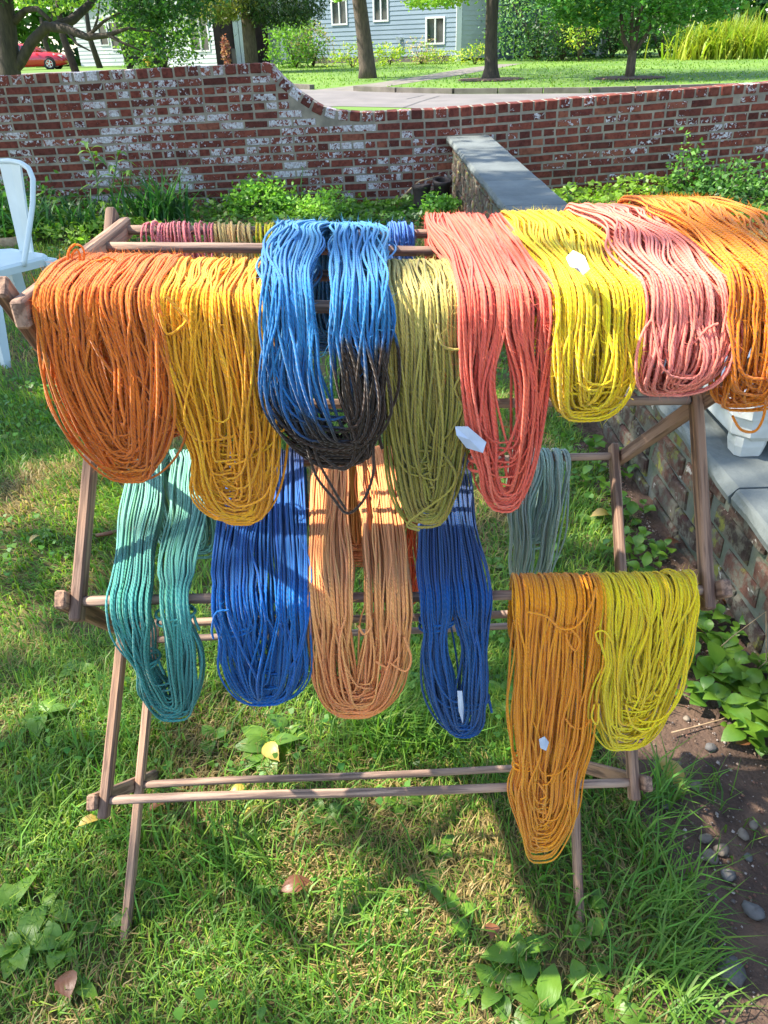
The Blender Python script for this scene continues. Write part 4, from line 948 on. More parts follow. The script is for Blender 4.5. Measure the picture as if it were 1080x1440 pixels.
def stone_mesh(r, seed, mat, flat=.6):
    R_ = np.random.default_rng(seed); mb = MB(); n, m = 10, 6; prof = []
    v = []; ph = R_.random(6)*6.28
    for i in range(m+1):
        th = math.pi*i/m
        for k in range(n):
            a = 2*math.pi*k/n; q = r*(1+.13*math.sin(2*a+ph[0])+.09*math.sin(3*a+ph[1]+th*2)+.08*math.sin(th*3+ph[2]+a)+.03*R_.normal())
            v.append((q*math.sin(th)*math.cos(a)*1.15, q*math.sin(th)*math.sin(a), q*math.cos(th)*flat))
    f = [(i*n+k, (i+1)*n+k, (i+1)*n+(k+1) % n, i*n+(k+1) % n) for i in range(m) for k in range(n)]
    return mb.add(v, f).mesh('stone', mat, True)
for k, (px, py, r, mat, lab) in enumerate(((932, 1086, .019, STONE, 'largest brown pebble beside the right rack foot'), (977, 1112, .012, STONE, 'speckled yellowish pebble on the soil near the rack foot'), (958, 1116, .011, STONE, 'small tan pebble between two larger ones on the soil'), (1057, 1289, .0165, GREYSTONE, 'smooth oval slate-grey pebble on the bare soil'), (1026, 1374, .022, GREYSTONE, 'flat angular grey stone in the bare soil'), (1022, 1238, .013, GREYSTONE, 'bluish pebble beside the long grass on the soil'),
                                      (1012, 1202, .013, STONE, 'pale rounded pebble lying in the soil patch'), (997, 1212, .014, STONE, 'brown pebble touching the pale rounded one'), (1058, 1167, .01, STONE, 'whitish square pebble in the sunny soil'), (998, 1058, .012, GREYSTONE, 'dark blue-grey pebble on the soil by the weeds'), (1045, 927, .013, GREYSTONE, 'grey stone among the weeds by the low wall'), (990, 1186, .011, STONE, 'small brown pebble above the pale rounded one'),
                                      (1043, 1180, .011, STONE, 'mottled pebble beside the whitish square one'), (964, 1017, .008, STONE, 'tiny whitish pebble on the soil by the lemon skein'), (936, 1140, .01, GREYSTONE, 'small grey pebble behind the rack foot'), (953, 1080, .006, STONE, 'tiny brown pebble beside the largest one'), (1050, 1212, .008, GREYSTONE, 'small blue pebble on bare soil'))):
    p = ground_hit(px, py); o = link('pebble', stone_mesh(r, k, mat)); o.location = (p[0], p[1], p[2]+.012+r*.3); o.rotation_euler = (0, 0, k*1.7); tag(o, lab, 'pebble', 'pebbles on the bare soil')
# fine gravel over the soil
n = 3800; y = rng.uniform(.35, 2.6, n); x = soil_edge(y)-.03+rng.random(n)**1.1*(lw_x(y)+.03-soil_edge(y)); r = np.abs(rng.normal(0, .0016, n))+.0011
Z = gz(x, y)+.010+.012*np.clip((x-soil_edge(y)+.05)/(1.-soil_edge(y)), 0, 1); dirs = np.array([(1, 0, 0), (0, 1, 0), (-1, 0, 0), (0, -1, 0), (0, 0, .8), (0, 0, -.6)], float)
V = (np.stack([x, y, Z], 1)[:, None]+dirs[None]*r[:, None, None]*rng.uniform(.6, 1.4, (n, 6, 1))).reshape(-1, 3); i = (np.arange(n)*6)[:, None]
F = np.concatenate([i+np.array(t)[None] for t in ((0, 1, 4), (1, 2, 4), (2, 3, 4), (3, 0, 4), (1, 0, 5), (2, 1, 5), (3, 2, 5), (0, 3, 5))])
GRAV = NT('gravel'); GRAV.set(Base_Color=GRAV.n('Attribute', attribute_name='Col').outputs['Color'], Roughness=.9)
base = np.array([lin((140, 118, 98)), lin((112, 100, 92)), lin((92, 78, 68)), lin((176, 160, 146)), lin((132, 92, 74))])[rng.integers(0, 5, n)]
tag(link('gravel', bigmesh('gravel', V, [F], GRAV.m, np.repeat(base*(1+.15*rng.normal(size=(n, 1))), 6, 0).clip(.02, .8), smooth=False)), 'fine gravel and grit scattered over the bare soil', 'gravel', kind='stuff')
# pine cone, bent dry stalk, twig
pc = ground_hit(1012, 862); cone = empty('pine_cone', (pc[0], pc[1], pc[2]+.012), 'small brown pine cone at the foot of the low wall', 'pine cone')
mb = MB(); ax = Vector((.35, .5, .8)).normalized(); q0 = Vector(pc)+Vector((0, 0, .012))
mb.tube([q0+ax*t for t in (0, .008, .02, .032, .04)], [.004, .011, .012, .008, .002], 10); mb.build('core', BROWNLEAF, cone, True)
e1 = ax.orthogonal().normalized(); e2 = ax.cross(e1); sm = MB()
for k in range(44):
    t = .004+.034*k/44; a = k*2.4; rr = .0125*math.sin(math.pi*(.15+.8*k/44)); dd = e1*math.cos(a)+e2*math.sin(a); tt = -e1*math.sin(a)+e2*math.cos(a); c = q0+ax*t+dd*rr
    sm.add([c-tt*.004-dd*.003, c+tt*.004-dd*.003, c+tt*.003+dd*.003+ax*.002, c-tt*.003+dd*.003+ax*.002], [(0, 1, 2, 3)])
tag(sm.build('scales', BROWNLEAF, cone), kind='stuff')
def curve_obj(name, pts, r, mat, label, cat):
    return tag(MB().tube(pts, r, 6).build(name, mat, None, True), label, cat)
g0 = ground_hit(1050, 960)
curve_obj('dry_stalk', [g0, g0+np.array([.02, .0, .05]), on_y(1078, 930, g0[1]-.02), on_y(1077, 860, g0[1]-.02), on_y(1030, 895, g0[1]+.02), on_y(990, 930, g0[1]+.08)], [.0014]*6, TWIG, 'bent pale dry stalk standing before the low wall', 'stalk')
curve_obj('twig', [ground_hit(x, y)+np.array([0, 0, .022]) for x, y in ((942, 1040), (970, 1033), (1010, 1022), (1040, 1010))], [.0018, .0016, .0013, .001], TWIG, 'thin dry twig lying across the soil by the weeds', 'twig')
curve_obj('fallen_stick', [ground_hit(x, y)+np.array([0, 0, .03]) for x, y in ((138, 765), (155, 762), (175, 757))], [.006, .007, .005], BROWNLEAF, 'short brown stick in the lawn behind the left rack bar', 'stick')

# ------------------------------------------------------------------ plants in the bed along the wall
n = 17000; x = rng.uniform(-4.4, 4.6, n); bedf = 6.35+.25*np.sin(x*1.3)+.1*np.sin(x*4+1); t = rng.random(n); y = bedf-.1+t*(7.5-bedf+.08)
hgt = np.clip(.10+.10*vnoise(x, y, 2.2, 61)+.07*vnoise(x, y, 6, 62), .03, .4)*(.5+.8*t); k = (x < lw_x(y)-.02) | (x > lw_x(y)+.42); x, y, hgt = x[k], y[k], hgt[k]; n = len(x)
P = np.stack([x, y, gz(x, y)+.03+hgt*rng.random(n)**.6], 1); kk = vnoise(x, y, 1.9, 63)[:, None]
c = np.where(kk > .12, lin((116, 150, 50)), np.where(kk < -.2, lin((50, 86, 36)), lin((78, 116, 42))))*(1+.22*rng.normal(size=(n, 1)))
V, F, c = leaf_quads(P, rng.uniform(.03, .075, n), np.clip(c, .01, .8), .55, None, .6)
tag(link('ground_cover', bigmesh('ground_cover', V, [F], FOLIAGE, c, smooth=False)), 'mixed leafy ground cover filling the bed along the brick wall', 'ground cover', kind='stuff')
# along the low wall, far part
def stem_plant(name, label, base, stems, leaf, mats, group=None, cat='weed'):
    """stems: list of (points, n leaves)"""
    root = empty(name, base, label, cat, group)
    for pts, nl in stems:
        pts = [Vector(p) for p in pts]; MB().tube(pts, [.006]*(len(pts)-1)+[.003], 6).build('stem', WEEDSTEM, root, True)
        for k in range(nl):
            t = (k+1)/(nl+.3)*(len(pts)-1); i0 = min(int(t), len(pts)-2); p = pts[i0].lerp(pts[i0+1], t-i0)
            M_ = Matrix.Translation(p-Vector(base)) @ Matrix.Rotation(k*2.4+.4, 4, 'Z') @ Matrix.Rotation(-.35+random.uniform(-.2, .2), 4, 'Y') @ Matrix.Scale(leaf*random.uniform(.75, 1.1)*(1.1-.35*k/nl), 4)
            link('leaf', random.choice(mats), root, M_)
    return root
WEEDSTEM = plain('green_stem', S(96, 132, 66), S(78, 108, 56), 20, .6)
LANCE = [leaf_mesh('leaf', .16, .045, WEED, .3, .2), leaf_mesh('leaf', .19, .05, WEED, .45, .2)]
b0 = on_y(140, 305, 6.95); b0[2] = .02
P_ = lambda x, y, Y=6.95: on_y(x, y, Y)
stem_plant('tall_weed', 'tall upright weed with lance-shaped leaves against the brick wall', tuple(b0), [([b0, P_(137, 260), P_(132, 225), P_(122, 203)], 16), ([b0+np.array([.1, 0, 0]), P_(158, 265), P_(163, 235), P_(166, 215)], 12), ([b0+np.array([.15, .05, 0]), P_(180, 270), P_(185, 240)], 8)], 1., LANCE)
b1 = np.array([1.72, 6.9, .0])
BIG = [leaf_mesh('leaf', .2, .085, WEED, .35, .2), leaf_mesh('leaf', .17, .075, WEED, .2, .2)]
stem_plant('pokeweed', 'broad-leaved green weed rising behind the low wall caps', tuple(b1), [([b1, on_y(800, 285, 6.9), on_y(797, 262, 6.9)], 9), ([b1+np.array([.1, 0, 0]), on_y(815, 290, 6.9)], 5)], 1., BIG)
b2 = on_y(900, 300, 6.6); b2[2] = 0.
stem_plant('pokeweed', 'small broad-leaved weed showing above the pink and amber skeins', tuple(b2), [([b2, on_y(897, 292, 6.6), on_y(895, 284, 6.6)], 6)], .9, BIG)
b3 = np.array([2.75, 5.6, 0.])
stem_plant('pokeweed', 'large bright-leaved weed at the right edge beyond the amber skein', tuple(b3), [([b3, on_y(1045, 375, 5.6), on_y(1035, 345, 5.6)], 8), ([b3+np.array([.15, -.1, 0]), on_y(1070, 365, 5.5)], 6)], 1.1, BIG)
def strap_clump(label, base, n, L_, w, c):
    x = base[0]+rng.normal(size=n)*.1; y = base[1]+rng.normal(size=n)*.06; az = rng.uniform(0, 6.28, n); lean = np.clip(rng.normal(.75, .28, n), .1, 1.3); segs = 7
    V = []; cc = shade(lin(c), n, .2); p = np.stack([x, y, np.full(n, base[2])], 1); d = np.stack([np.cos(az), np.sin(az), 0*az], 1); s = np.stack([-np.sin(az), np.cos(az), 0*az], 1); LL = L_*rng.uniform(.6, 1.15, n)
    for k in range(segs+1):
        t = k/segs; wd = w*(1-t**2.5)*(.6+.4*min(1, t*4)); V.append(np.stack([p-s*wd/2, p+s*wd/2], 1)); a = lean*(.3+1.7*t); p = p+(np.array([0, 0, 1.])*np.cos(a)[:, None]+d*np.sin(a)[:, None])*(LL/segs)[:, None]
    V = np.stack(V, 1).reshape(-1, 3); i = (np.arange(n)*(segs+1)*2)[:, None]+np.arange(segs)[None]*2; i = i.ravel()
    root = empty('daylily_clump', tuple(base), label, 'plant', 'strap-leaved clumps by the brick wall')
    under(tag(link('leaves', bigmesh('leaves', V, [np.stack([i, i+1, i+3, i+2], 1)], FOLIAGE, np.repeat(cc, (segs+1)*2, 0))), kind='stuff'), root)
strap_clump('large clump of arching strap leaves against the brick wall', (-1.85, 6.85, .03), 170, .52, .022, (66, 112, 52))
strap_clump('smaller clump of strap leaves beside the tall weed', (-2.35, 6.6, .03), 70, .4, .02, (58, 100, 46))
strap_clump('strap-leaved clump behind the white chair', (-2.75, 6.5, .03), 60, .38, .02, (70, 116, 52))
bush('bushy_weed', 'bushy bright green weed at the wall left of the curved step', (-1.0, 7.15), (.28, .2, .16), 1800, .045, [lin((128, 172, 62)), lin((96, 144, 54))])
bush('bushy_weed', 'feathery green weed patch under the curved step of the wall', (-.45, 7.0), (.3, .22, .12), 1500, .04, [lin((142, 184, 70)), lin((110, 156, 60))])
bush('bushy_weed', 'leafy weed growing beside the dark iron pipes', (.52, 6.75), (.16, .2, .12), 900, .045, [lin((120, 166, 66)), lin((92, 140, 56))])
bush('wall_shrub', 'sprawling shrub with small leaves against the right part of the brick wall', (3.15, 7.2), (.36, .22, .17), 1100, .05, [lin((96, 140, 62)), lin((74, 116, 52))], clump=.28)
bush('wall_shrub', 'light green creeper climbing the wall beyond the amber skein', (2.75, 7.3), (.12, .12, .25), 260, .05, [lin((110, 156, 66)), lin((84, 128, 56))], clump=.28)
bush('wall_shrub', 'dark leafy shrub behind the white chair', (-3.1, 6.9), (.4, .3, .2), 1500, .06, [lin((84, 126, 54)), lin((60, 98, 44))], clump=.25)
# thin seedling on the wall face
b4 = np.array([-.62, 7.48, .05])
stem_plant('wall_seedling', 'thin seedling growing up the face of the brick wall', tuple(b4), [([b4, on_y(423, 262, 7.48), on_y(426, 235, 7.48)], 7)], .45, LANCE)
# pair of dark pipes
dk = empty('iron_pipes', (.5, 7.15, .0), 'pair of dark rusty iron pipes standing in the bed against the brick wall', 'pipes')
for (x, y, h, lx) in ((.42, 7.0, .27, -.03), (.57, 7.1, .31, .02)):
    M_ = Matrix.Translation((x, y, -.03)) @ Matrix.Rotation(rad(12 if lx > 0 else -4), 4, 'X') @ Matrix.Rotation(lx*2, 4, 'Y')
    MB().lathe([(.085, 0), (.08, h*.5), (.07, h*.85), (.078, h), (.085, h+.03), (.07, h+.035), (.058, h+.02), (.055, h*.3), (0.001, h*.3)], 18, M_).build('pipe', DARKIRON, dk, True)
curve_obj('cut_branch', [on_y(x, y, 7.3) for x, y in ((555, 288), (575, 268), (590, 255), (620, 246))], [.012, .01, .008, .004], TWIG, 'pale dry branch leaning on the wall beside the iron pipes', 'branch')
lg = ground_hit(0, 352); lh = ground_hit(66, 336)
mb = MB().tube([lg+np.array([-.5, 0, .03]), lg+np.array([.1, 0.05, .035]), lh+np.array([0, 0, .03])], [.05, .05, .045], 10)
tag(mb.build('edging_log', TWIG, None, True), 'weathered log edging the bed behind the white chair', 'log')

# ------------------------------------------------------------------ white metal chair
ch = empty('metal_chair', (-1.85, 3.84, 0), 'white enamelled metal cafe chair with a solid back splat on the lawn', 'chair')
CF = math.atan2(-.83, -.55)          # the way the chair faces
CM = Matrix.Translation((-1.85, 3.84, float(gz(-1.85, 3.84)))) @ Matrix.Rotation(CF, 4, 'Z')   # local +x = forward
sh = .45
def rr2(hx, hy, c, z, dx=0): return [(dx-hx+c, -hy, z), (dx+hx-c, -hy, z), (dx+hx, -hy+c, z), (dx+hx, hy-c, z), (dx+hx-c, hy, z), (dx-hx+c, hy, z), (dx-hx, hy-c, z), (dx-hx, -hy+c, z)]
def tr(mb): mb.v = [tuple(CM @ Vector(p)) for p in mb.v]; return mb
tr(loft(MB(), [rr2(.185, .185, .05, sh-.045), rr2(.19, .19, .05, sh-.012), rr2(.18, .18, .05, sh), rr2(.15, .15, .05, sh-.006), rr2(.05, .05, .02, sh-.008)])).build('seat', WHITEMETAL, ch, False)
for sx in (-1, 1):
    for sy in (-1, 1):
        a, b = Vector((sx*.165, sy*.165, sh-.02)), Vector((sx*.225, sy*.215, 0)); mb = MB()
        rings = []
        for t, w in ((0, .034), (.5, .026), (1, .016)):
            p = a.lerp(b, t); rings.append([p+Vector((dx*w, dy*w, 0)) for dx, dy in ((-1, -1), (1, -1), (1, 1), (-1, 1))])
        tr(loft(mb, rings)).build('leg', WHITEMETAL, ch)
hp = [(-.02, -.185, sh-.02), (-.08, -.187, sh+.1), (-.15, -.185, sh+.24), (-.19, -.175, sh+.34), (-.205, -.14, sh+.385), (-.21, -.08, sh+.405), (-.21, 0, sh+.41)]
hp = hp+[(x, -y, z) for x, y, z in hp[-2::-1]]
kk = np.linspace(0, 1, len(hp)); t = np.linspace(0, 1, 60); hp = np.array(hp); hpS = [tuple(np.interp(tt, kk, hp[:, k]) for k in range(3)) for tt in t]
tr(MB().tube(hpS, .0125, 10)).build('back_frame', WHITEMETAL, ch, True)
sp = MB(); rr_ = []
for t, w in ((0, .055), (.3, .062), (.7, .075), (1, .085)):
    x = -.172-.035*t; z = sh-.015+.42*t
    rr_.append([(x-.004, -w, z), (x+.004, -w+.004, z), (x-.002, 0, z), (x+.004, w-.004, z), (x-.004, w, z), (x-.010, 0, z)])
tr(loft(sp, rr_)).build('back_splat', WHITEMETAL, ch)
tr(MB().tube([(-.19, -.17, sh-.038), (.1, -.19, sh-.038)], .004, 6)).build('rust_seam', RUST, ch)

SUNNY = [(tuple(ground_hit(x, y)), r*.56) for x, y, r in ((110, 660, .3), (150, 720, .25), (20, 720, .2), (30, 880, .15), (435, 1160, .12), (470, 1240, .13), (700, 1215, .14), (640, 1200, .1), (760, 1190, .1), (330, 1350, .14), (240, 1400, .12), (610, 1420, .12), (840, 1180, .1), (1000, 1165, .1), (1060, 1165, .08), (540, 1120, .1), (180, 1140, .12), (120, 1000, .12), (300, 1180, .1),
         (550, 1330, .12), (700, 700, .2), (680, 560, .25), (420, 420, .3), (60, 560, .2), (830, 760, .12), (480, 1420, .1))]
SUNNY += [(tuple(on_y(x, y, Y)), r) for x, y, Y, r in ((922, 590, 2.6, .12), (700, 230, 6., .25), (660, 200, 7., .2), (400, 285, 6.9, .3), (560, 300, 6.7, .2), (250, 320, 6.2, .2))]
for n_, px_list in (('B2', ((230, .14), (320, .09), (440, .06))), ('F3', ((100, .11), (330, .07), (690, .1), (830, .09), (980, .1))), ('T2', ((60, .12), (200, .1), (430, .1), (640, .12), (760, .1), (900, .12), (1000, .1))), ('F2', ((190, .07), (500, .05))), ('F1', ((300, .09), (560, .06), (800, .06)))):
    SUNNY += [(tuple(D(n_, U(n_, px))), r) for px, r in px_list]
# ------------------------------------------------------------------ shade tree over the yard (left of the picture)
tree('shade_tree', 'tall shade tree standing left of the yard with a wide open crown', (-6.4, 4.4), [(0, 0, 0, .26), (.1, 0, 2.5, .22), (.2, -.1, 5, .17), (.3, -.2, 8, .06)],
     [((.9, -1.8, 6.2), (3.3, 3.8, 1.5), 14000, .17), ((-.6, 1.2, 7.3), (3., 3.4, 1.6), 7500, .14), ((2.2, .3, 5.6), (2.3, 2.8, .9), 5000, .16)], .165, [G_MID, G_BRIGHT, G_MID], per=110, gaps=SUNNY,
     limbs=[[(.1, 0, 3, .14), (1.2, -1, 4.6, .09), (2.6, -2.2, 5.8, .03)], [(.15, 0, 3.6, .12), (-1, 1.2, 5.4, .08), (-1.6, 2.2, 6.8, .03)], [(.2, 0, 4.2, .1), (1.6, .9, 5.4, .06), (3, 1.4, 6., .02)]])

# ------------------------------------------------------------------ beyond the wall: far grass
n = 26000; x = rng.uniform(-22, 26, n); y = rng.uniform(20, 44, n); k = (y > np.interp(x, [a for a, b in far_edge], [b for a, b in far_edge])+.25)
pq = [((g2(470, 127)[0]+g2(440, 127)[0])/2, g2(470, 127)[1]), g2(545, 118), g2(645, 102), g2(695, 92), g2(718, 86)]; k &= np.abs(x-np.interp(y, [b for a, b in pq], [a for a, b in pq])) > 1.0; k &= ~((x < -5) & (y > 23) & (x-np.interp(y, [24, 40], [-9, -4]) < 0) & (rng.random(n) < .8)); x, y = x[k], y[k]; n = len(x)
Vs, Fs, Cs, off = [], [[], []], [], 0
push(*blades(np.stack([x, y, gz(x, y)], 1), rng.uniform(.04, .09, n), rng.uniform(.02, .05, n), np.clip(rng.normal(.6, .3, n), 0, 1.3), rng.uniform(0, 6.28, n), shade(lin((104, 136, 40)), n, .15)))
n = 9000; x = rng.uniform(-9, 12, n); y = rng.uniform(8.6, 17, n); k = y < np.interp(x, [a for a, b in near_edge], [b for a, b in near_edge])-.1; x, y = x[k], y[k]; n = len(x)
push(*blades(np.stack([x, y, gz(x, y)], 1), rng.uniform(.06, .14, n), rng.uniform(.012, .03, n), np.clip(rng.normal(.6, .3, n), 0, 1.3), rng.uniform(0, 6.28, n), shade(lin((130, 168, 50)), n, .15)))
tag(link('far_grass', bigmesh('far_grass', np.concatenate(Vs), [np.concatenate(Fs[0]), np.concatenate(Fs[1])], GRASS, np.concatenate(Cs))), 'sunny mown grass across the road', 'grass', kind='stuff')

# ------------------------------------------------------------------ trees across the road
def at(px, py): p = ground_hit(px, py); return (float(p[0]), float(p[1]))
# old tree on the verge at the left, with its low arching limb
bx = float(on_y(18, 90, 14)[0]); TY = 14.
def tp(px, py, Y=TY): p = on_y(px, py, Y); return (p[0]-bx, Y-TY, p[2]-float(gz(bx, TY)))
L1 = [(*tp(12, 108), .06), (*tp(28, 88), .085), (*tp(44, 60), .082), (*tp(66, 37), .075), (*tp(92, 40, 13.8), .07), (*tp(122, 52, 13.6), .052), (*tp(150, 50, 13.5), .036), (*tp(180, 40, 13.4), .022), (*tp(215, 44, 13.3), .012), (*tp(245, 62, 13.2), .005)]
L5 = [(*tp(122, 52, 13.6), .03), (*tp(146, 30, 13.5), .022), (*tp(176, 14, 13.4), .014), (*tp(206, 22, 13.4), .006)]
L6 = [(*tp(92, 40, 13.8), .03), (*tp(108, 62, 13.6), .02), (*tp(128, 72, 13.5), .008)]
L2 = [(*tp(78, 38), 0.081), (*tp(102, 28, 14.2), 0.068), (*tp(126, 6, 14.5), 0.056), (*tp(150, -30, 15), 0.031)]
L3 = [(*tp(20, 30), 0.062), (*tp(36, 14), 0.043), (*tp(52, 12, 13.8), 0.037), (*tp(70, 28, 13.6), 0.031)]
L4 = [(*tp(150, 48, 13.5), 0.031), (*tp(172, 60, 13.4), 0.019), (*tp(200, 72, 13.3), 0.009)]
tree('old_apple_tree', 'old tree with a thick arching low limb behind the left part of the wall', (bx, TY), [(-.12, 0, 0, .2), (-.12, 0, .8, .17), (*tp(8, 40), .16), (*tp(2, -30), .13), (*tp(-2, -160), .08)],
     [((1.5, -.2, 2.45), (1.9, 1.2, .5), 5200, .16), ((2.6, -.5, 2.1), (.85, .9, .5), 3400, .18), ((-.6, .3, 4.2), (2.4, 1.8, 1.4), 3200, .15), ((2.6, .2, 3.7), (2.0, 1.4, .8), 2600, .15), ((2.75, -.6, 1.6), (.45, .5, .35), 700, .2)], .075, [G_DARK, G_DARK, G_MID, G_MID, G_DARK], bark=DARKBARK, limbs=[L1, L2, L3, L4, L5, L6], group=None)  # crown greens darkened so the leaves look backlit
b = at(517, 110)
tree('maple_tree', 'straight young maple trunk beside the path opening', b, [(0, 0, 0, .37), (0, 0, .35, .3), (-.1, 0, 1.4, .26), (-.32, 0, 3.4, .23), (-.4, 0, 8, .12)], [((-.4, 0, 7), (4.2, 4, 3.2), 5200, .14), ((-.7, -1.2, 2.75), (.8, .8, .45), 500, .14), ((.9, -1.2, 2.75), (1.1, .8, .4), 600, .14)], .17, [G_MID, G_BRIGHT, G_BRIGHT])
b = at(690, 112)
tree('maple_tree', 'slender dark-trunked maple with flared base between path and kerb', b, [(0, 0, 0, .4), (0, 0, .12, .3), (0, 0, .35, .23), (-.04, 0, 1.2, .2), (-.05, 0, 3, .2), (0, 0, 7, .1)], [((0, 0, 6.4), (4., 4, 2.8), 5000, .14), ((-1.9, -.4, 2.45), (1.2, .9, .42), 1300, .16), ((1.2, -.6, 2.8), (1., .8, .3), 200, .12)], .14, [G_MID, G_BRIGHT, G_MID], bark=DARKBARK,
     limbs=[[(-.05, 0, 2.6, .12), (-.9, 0, 3.3, .08), (-2.2, 0, 4., .03)], [(0, 0, 2.7, .12), (.7, 0, 3.5, .08), (1.6, 0, 4.5, .03)]])
b = at(885, 110)
tree('small_tree', 'small dense tree with several forking stems and a low round crown', b, [(0, 0, 0, .16), (0, 0, .45, .14), (.0, 0, .75, .12)], [((0, 0, 3.3), (3.2, 2.4, 1.9), 9500, .14), ((-1.6, -.3, 2.), (1.6, 1.2, .6), 1900, .16), ((1.4, -.4, 1.95), (1.4, 1.2, .55), 1700, .16)], .17, [lin((78, 126, 52)), lin((70, 116, 50)), lin((86, 134, 56))],
     limbs=[[(0, 0, .6, .09), (-.35, 0, 1.1, .07), (-.5, .1, 1.9, .05)], [(0, 0, .7, .1), (.05, 0, 1.4, .08), (.15, 0, 2.4, .05)], [(0, 0, .65, .08), (.4, 0, 1.2, .06), (.8, 0, 2.3, .04)], [(0, 0, .6, .07), (-.15, 0, 1.5, .06), (-.2, 0, 2.4, .04)]], flat=.55)
b = (float(on_y(354, 88, 39)[0]), 39.)
tree('cedar_tree', 'tall cedar with hanging feathery foliage before the white porch', b, [(0, 0, 0, .3), (0, 0, 2, .27), (0, 0, 6, .2)], [((-.9, -.4, 2.7), (1.5, 1.3, .8), 4200, .16), ((1.6, -.2, 2.7), (1.9, 1.4, .95), 5200, .16), ((.3, 0, 6.5), (2.8, 2.4, 2.4), 3000, .16)], .2, [lin((118, 124, 58)), lin((56, 78, 44)), lin((80, 100, 48))], droop=.8, flat=0., aspect=.3)
for (px, Y, h, lab) in ((105, 44, 5, 'thin street tree leaning beside the red car'), (185, 42, 5, 'thin forked tree beside the yellow hydrant'), (76, 62, 6, 'slim tree behind the red car'), (140, 56, 6, 'slender bare-trunked tree before the white cottage')):
    bb = (float(on_y(px, 90, Y)[0]), float(Y))
    tree('street_tree', lab, bb, [(0, 0, 0, .2), (-.3, 0, 1.6, .16), (-.2, 0, 3, .12)], [((-.3, 0, h), (2.8, 2.2, 1.9), 2200, .16), ((-.5, -.3, h-2.), (1.8, 1.4, .6), 500, .16)], .26, [G_MID, G_BRIGHT], limbs=[[(-.3, 0, 1.5, .1), (.4, 0, 2.6, .07), (.9, 0, 4, .03)]], group='thin street trees by the far road', bark=DARKBARK)
# shrubs
SG = 'shrubs before the houses'
def sh(px, py, Y, rx, rz, n, leaf, cols, lab, **k): bush('shrub', lab, (float(on_y(px, py, Y)[0]), Y), (rx, rx*.8, rz), n, leaf, cols, SG, **k)
sh(755, 85, 43, 2.5, 1.75, 4200, .16, [G_BLUE, lin((112, 146, 78))], 'tall airy grey-green shrub beside the house door')
sh(790, 88, 41.5, 1.6, 1.1, 2600, .15, [G_DARK, lin((44, 72, 36))], 'dark evergreen shrub in front of the airy grey-green one')
sh(815, 70, 40, 1., 1.2, 1100, .14, [G_YEL, G_BRIGHT], 'yellow-green shrub beside the small dense tree', zc=1.7)
sh(860, 80, 43, 2.4, 1.5, 3000, .2, [G_DARK, lin((50, 80, 44))], 'dark shrub behind the small dense tree')
sh(930, 78, 42, 2.6, 1.5, 3200, .18, [lin((60, 100, 52)), G_DARK], 'deep green shrub mass to the right of the small dense tree')
sh(985, 78, 41, 1.4, .6, 1400, .15, [lin((90, 136, 70)), G_MID], 'low grey-green shrub before the golden ferns')
sh(225, 70, 40, 1.9, 1.5, 3600, .18, [G_MID, G_BRIGHT, G_DARK], 'rounded dense shrub left of the porch house')
sh(415, 75, 42.5, 1.4, 1., 2200, .15, [lin((120, 160, 62)), G_MID], 'light green leaning shrub beside the cedar')
sh(440, 78, 43, 1., .9, 1300, .12, [lin((168, 148, 108)), lin((124, 130, 74))], 'brownish dried shrub at the corner of the blue-grey house')
sh(548, 80, 42, .7, .45, 700, .12, [G_YEL, G_BRIGHT], 'yellow-green fern clump at the house foundation')
sh(592, 78, 42, .7, .6, 700, .1, [lin((196, 168, 136)), G_BRIGHT], 'pinkish flowering bush under the house window')
sh(620, 88, 42, .9, .3, 700, .1, [G_BRIGHT, G_YEL], 'low leafy border plants under the house window')
sh(668, 88, 40, .7, .4, 600, .1, [G_YEL, G_MID], 'low yellow plants at the house corner')
sh(495, 72, 41, 1., .5, 700, .12, [G_YEL, G_BRIGHT], 'flower border behind the straight maple trunk')
# golden ferns at the right
def fern(px, Y, n, L_, lab, c):
    p = on_y(px, 80, Y); x = p[0]+rng.normal(size=n)*.9; y = Y+rng.normal(size=n)*.5
    V, F, C = blades(np.stack([x, y, gz(x, y)], 1), L_*rng.uniform(.6, 1.2, n), rng.uniform(.05, .1, n), np.clip(rng.normal(.6, .4, n), 0, 1.4), rng.uniform(0, 6.28, n), shade(lin(c), n, .15))
    root = empty('fern_stand', (float(p[0]), Y, float(gz(p[0], Y))), lab, 'plant', 'tall golden ferns'); under(tag(link('fronds', bigmesh('fronds', V, F, GRASS, C)), kind='stuff'), root)
fern(1015, 39, 1500, 1.6, 'stand of tall golden-green ferns by the shrubs', (146, 158, 50)); fern(1065, 38.5, 1500, 1.25, 'second stand of golden ferns at the far right', (146, 158, 50)); fern(1115, 38, 1500, 1.25, 'third stand of golden ferns beyond the second', (146, 158, 50))
tree('pale_tree', 'pale yellow-green tree hanging over the golden ferns', (float(on_y(1020, 60, 43)[0]), 43.), [(0, 0, 0, .2), (0, 0, 3, .16)], [((0, 0, 4.), (3.4, 2.4, 1.6), 4500, .16), ((-1.6, -.4, 2.9), (1.8, 1.4, .6), 1600, .16)], .2, [lin((164, 174, 74)), lin((176, 184, 80))])
# woodland behind everything
n = 42000; x = rng.uniform(-75, 75, n); z = rng.random(n)**.9*13; y = 76+6*vnoise(x, z*3, .25, 71)+rng.normal(size=n)*2.5
kk = vnoise(x, z, .5, 72)[:, None]; c = np.where(kk > .1, G_MID, G_DARK)*(1+.25*rng.normal(size=(n, 1)))
V, F, c = leaf_quads(np.stack([x, y, z], 1), rng.uniform(.6, 1.3, n), np.clip(c, .01, .8), .2)
tag(link('woodland', bigmesh('woodland', V, [F], FOLIAGE, c, smooth=False)), 'distant mass of green trees behind the houses', 'woodland', kind='stuff')

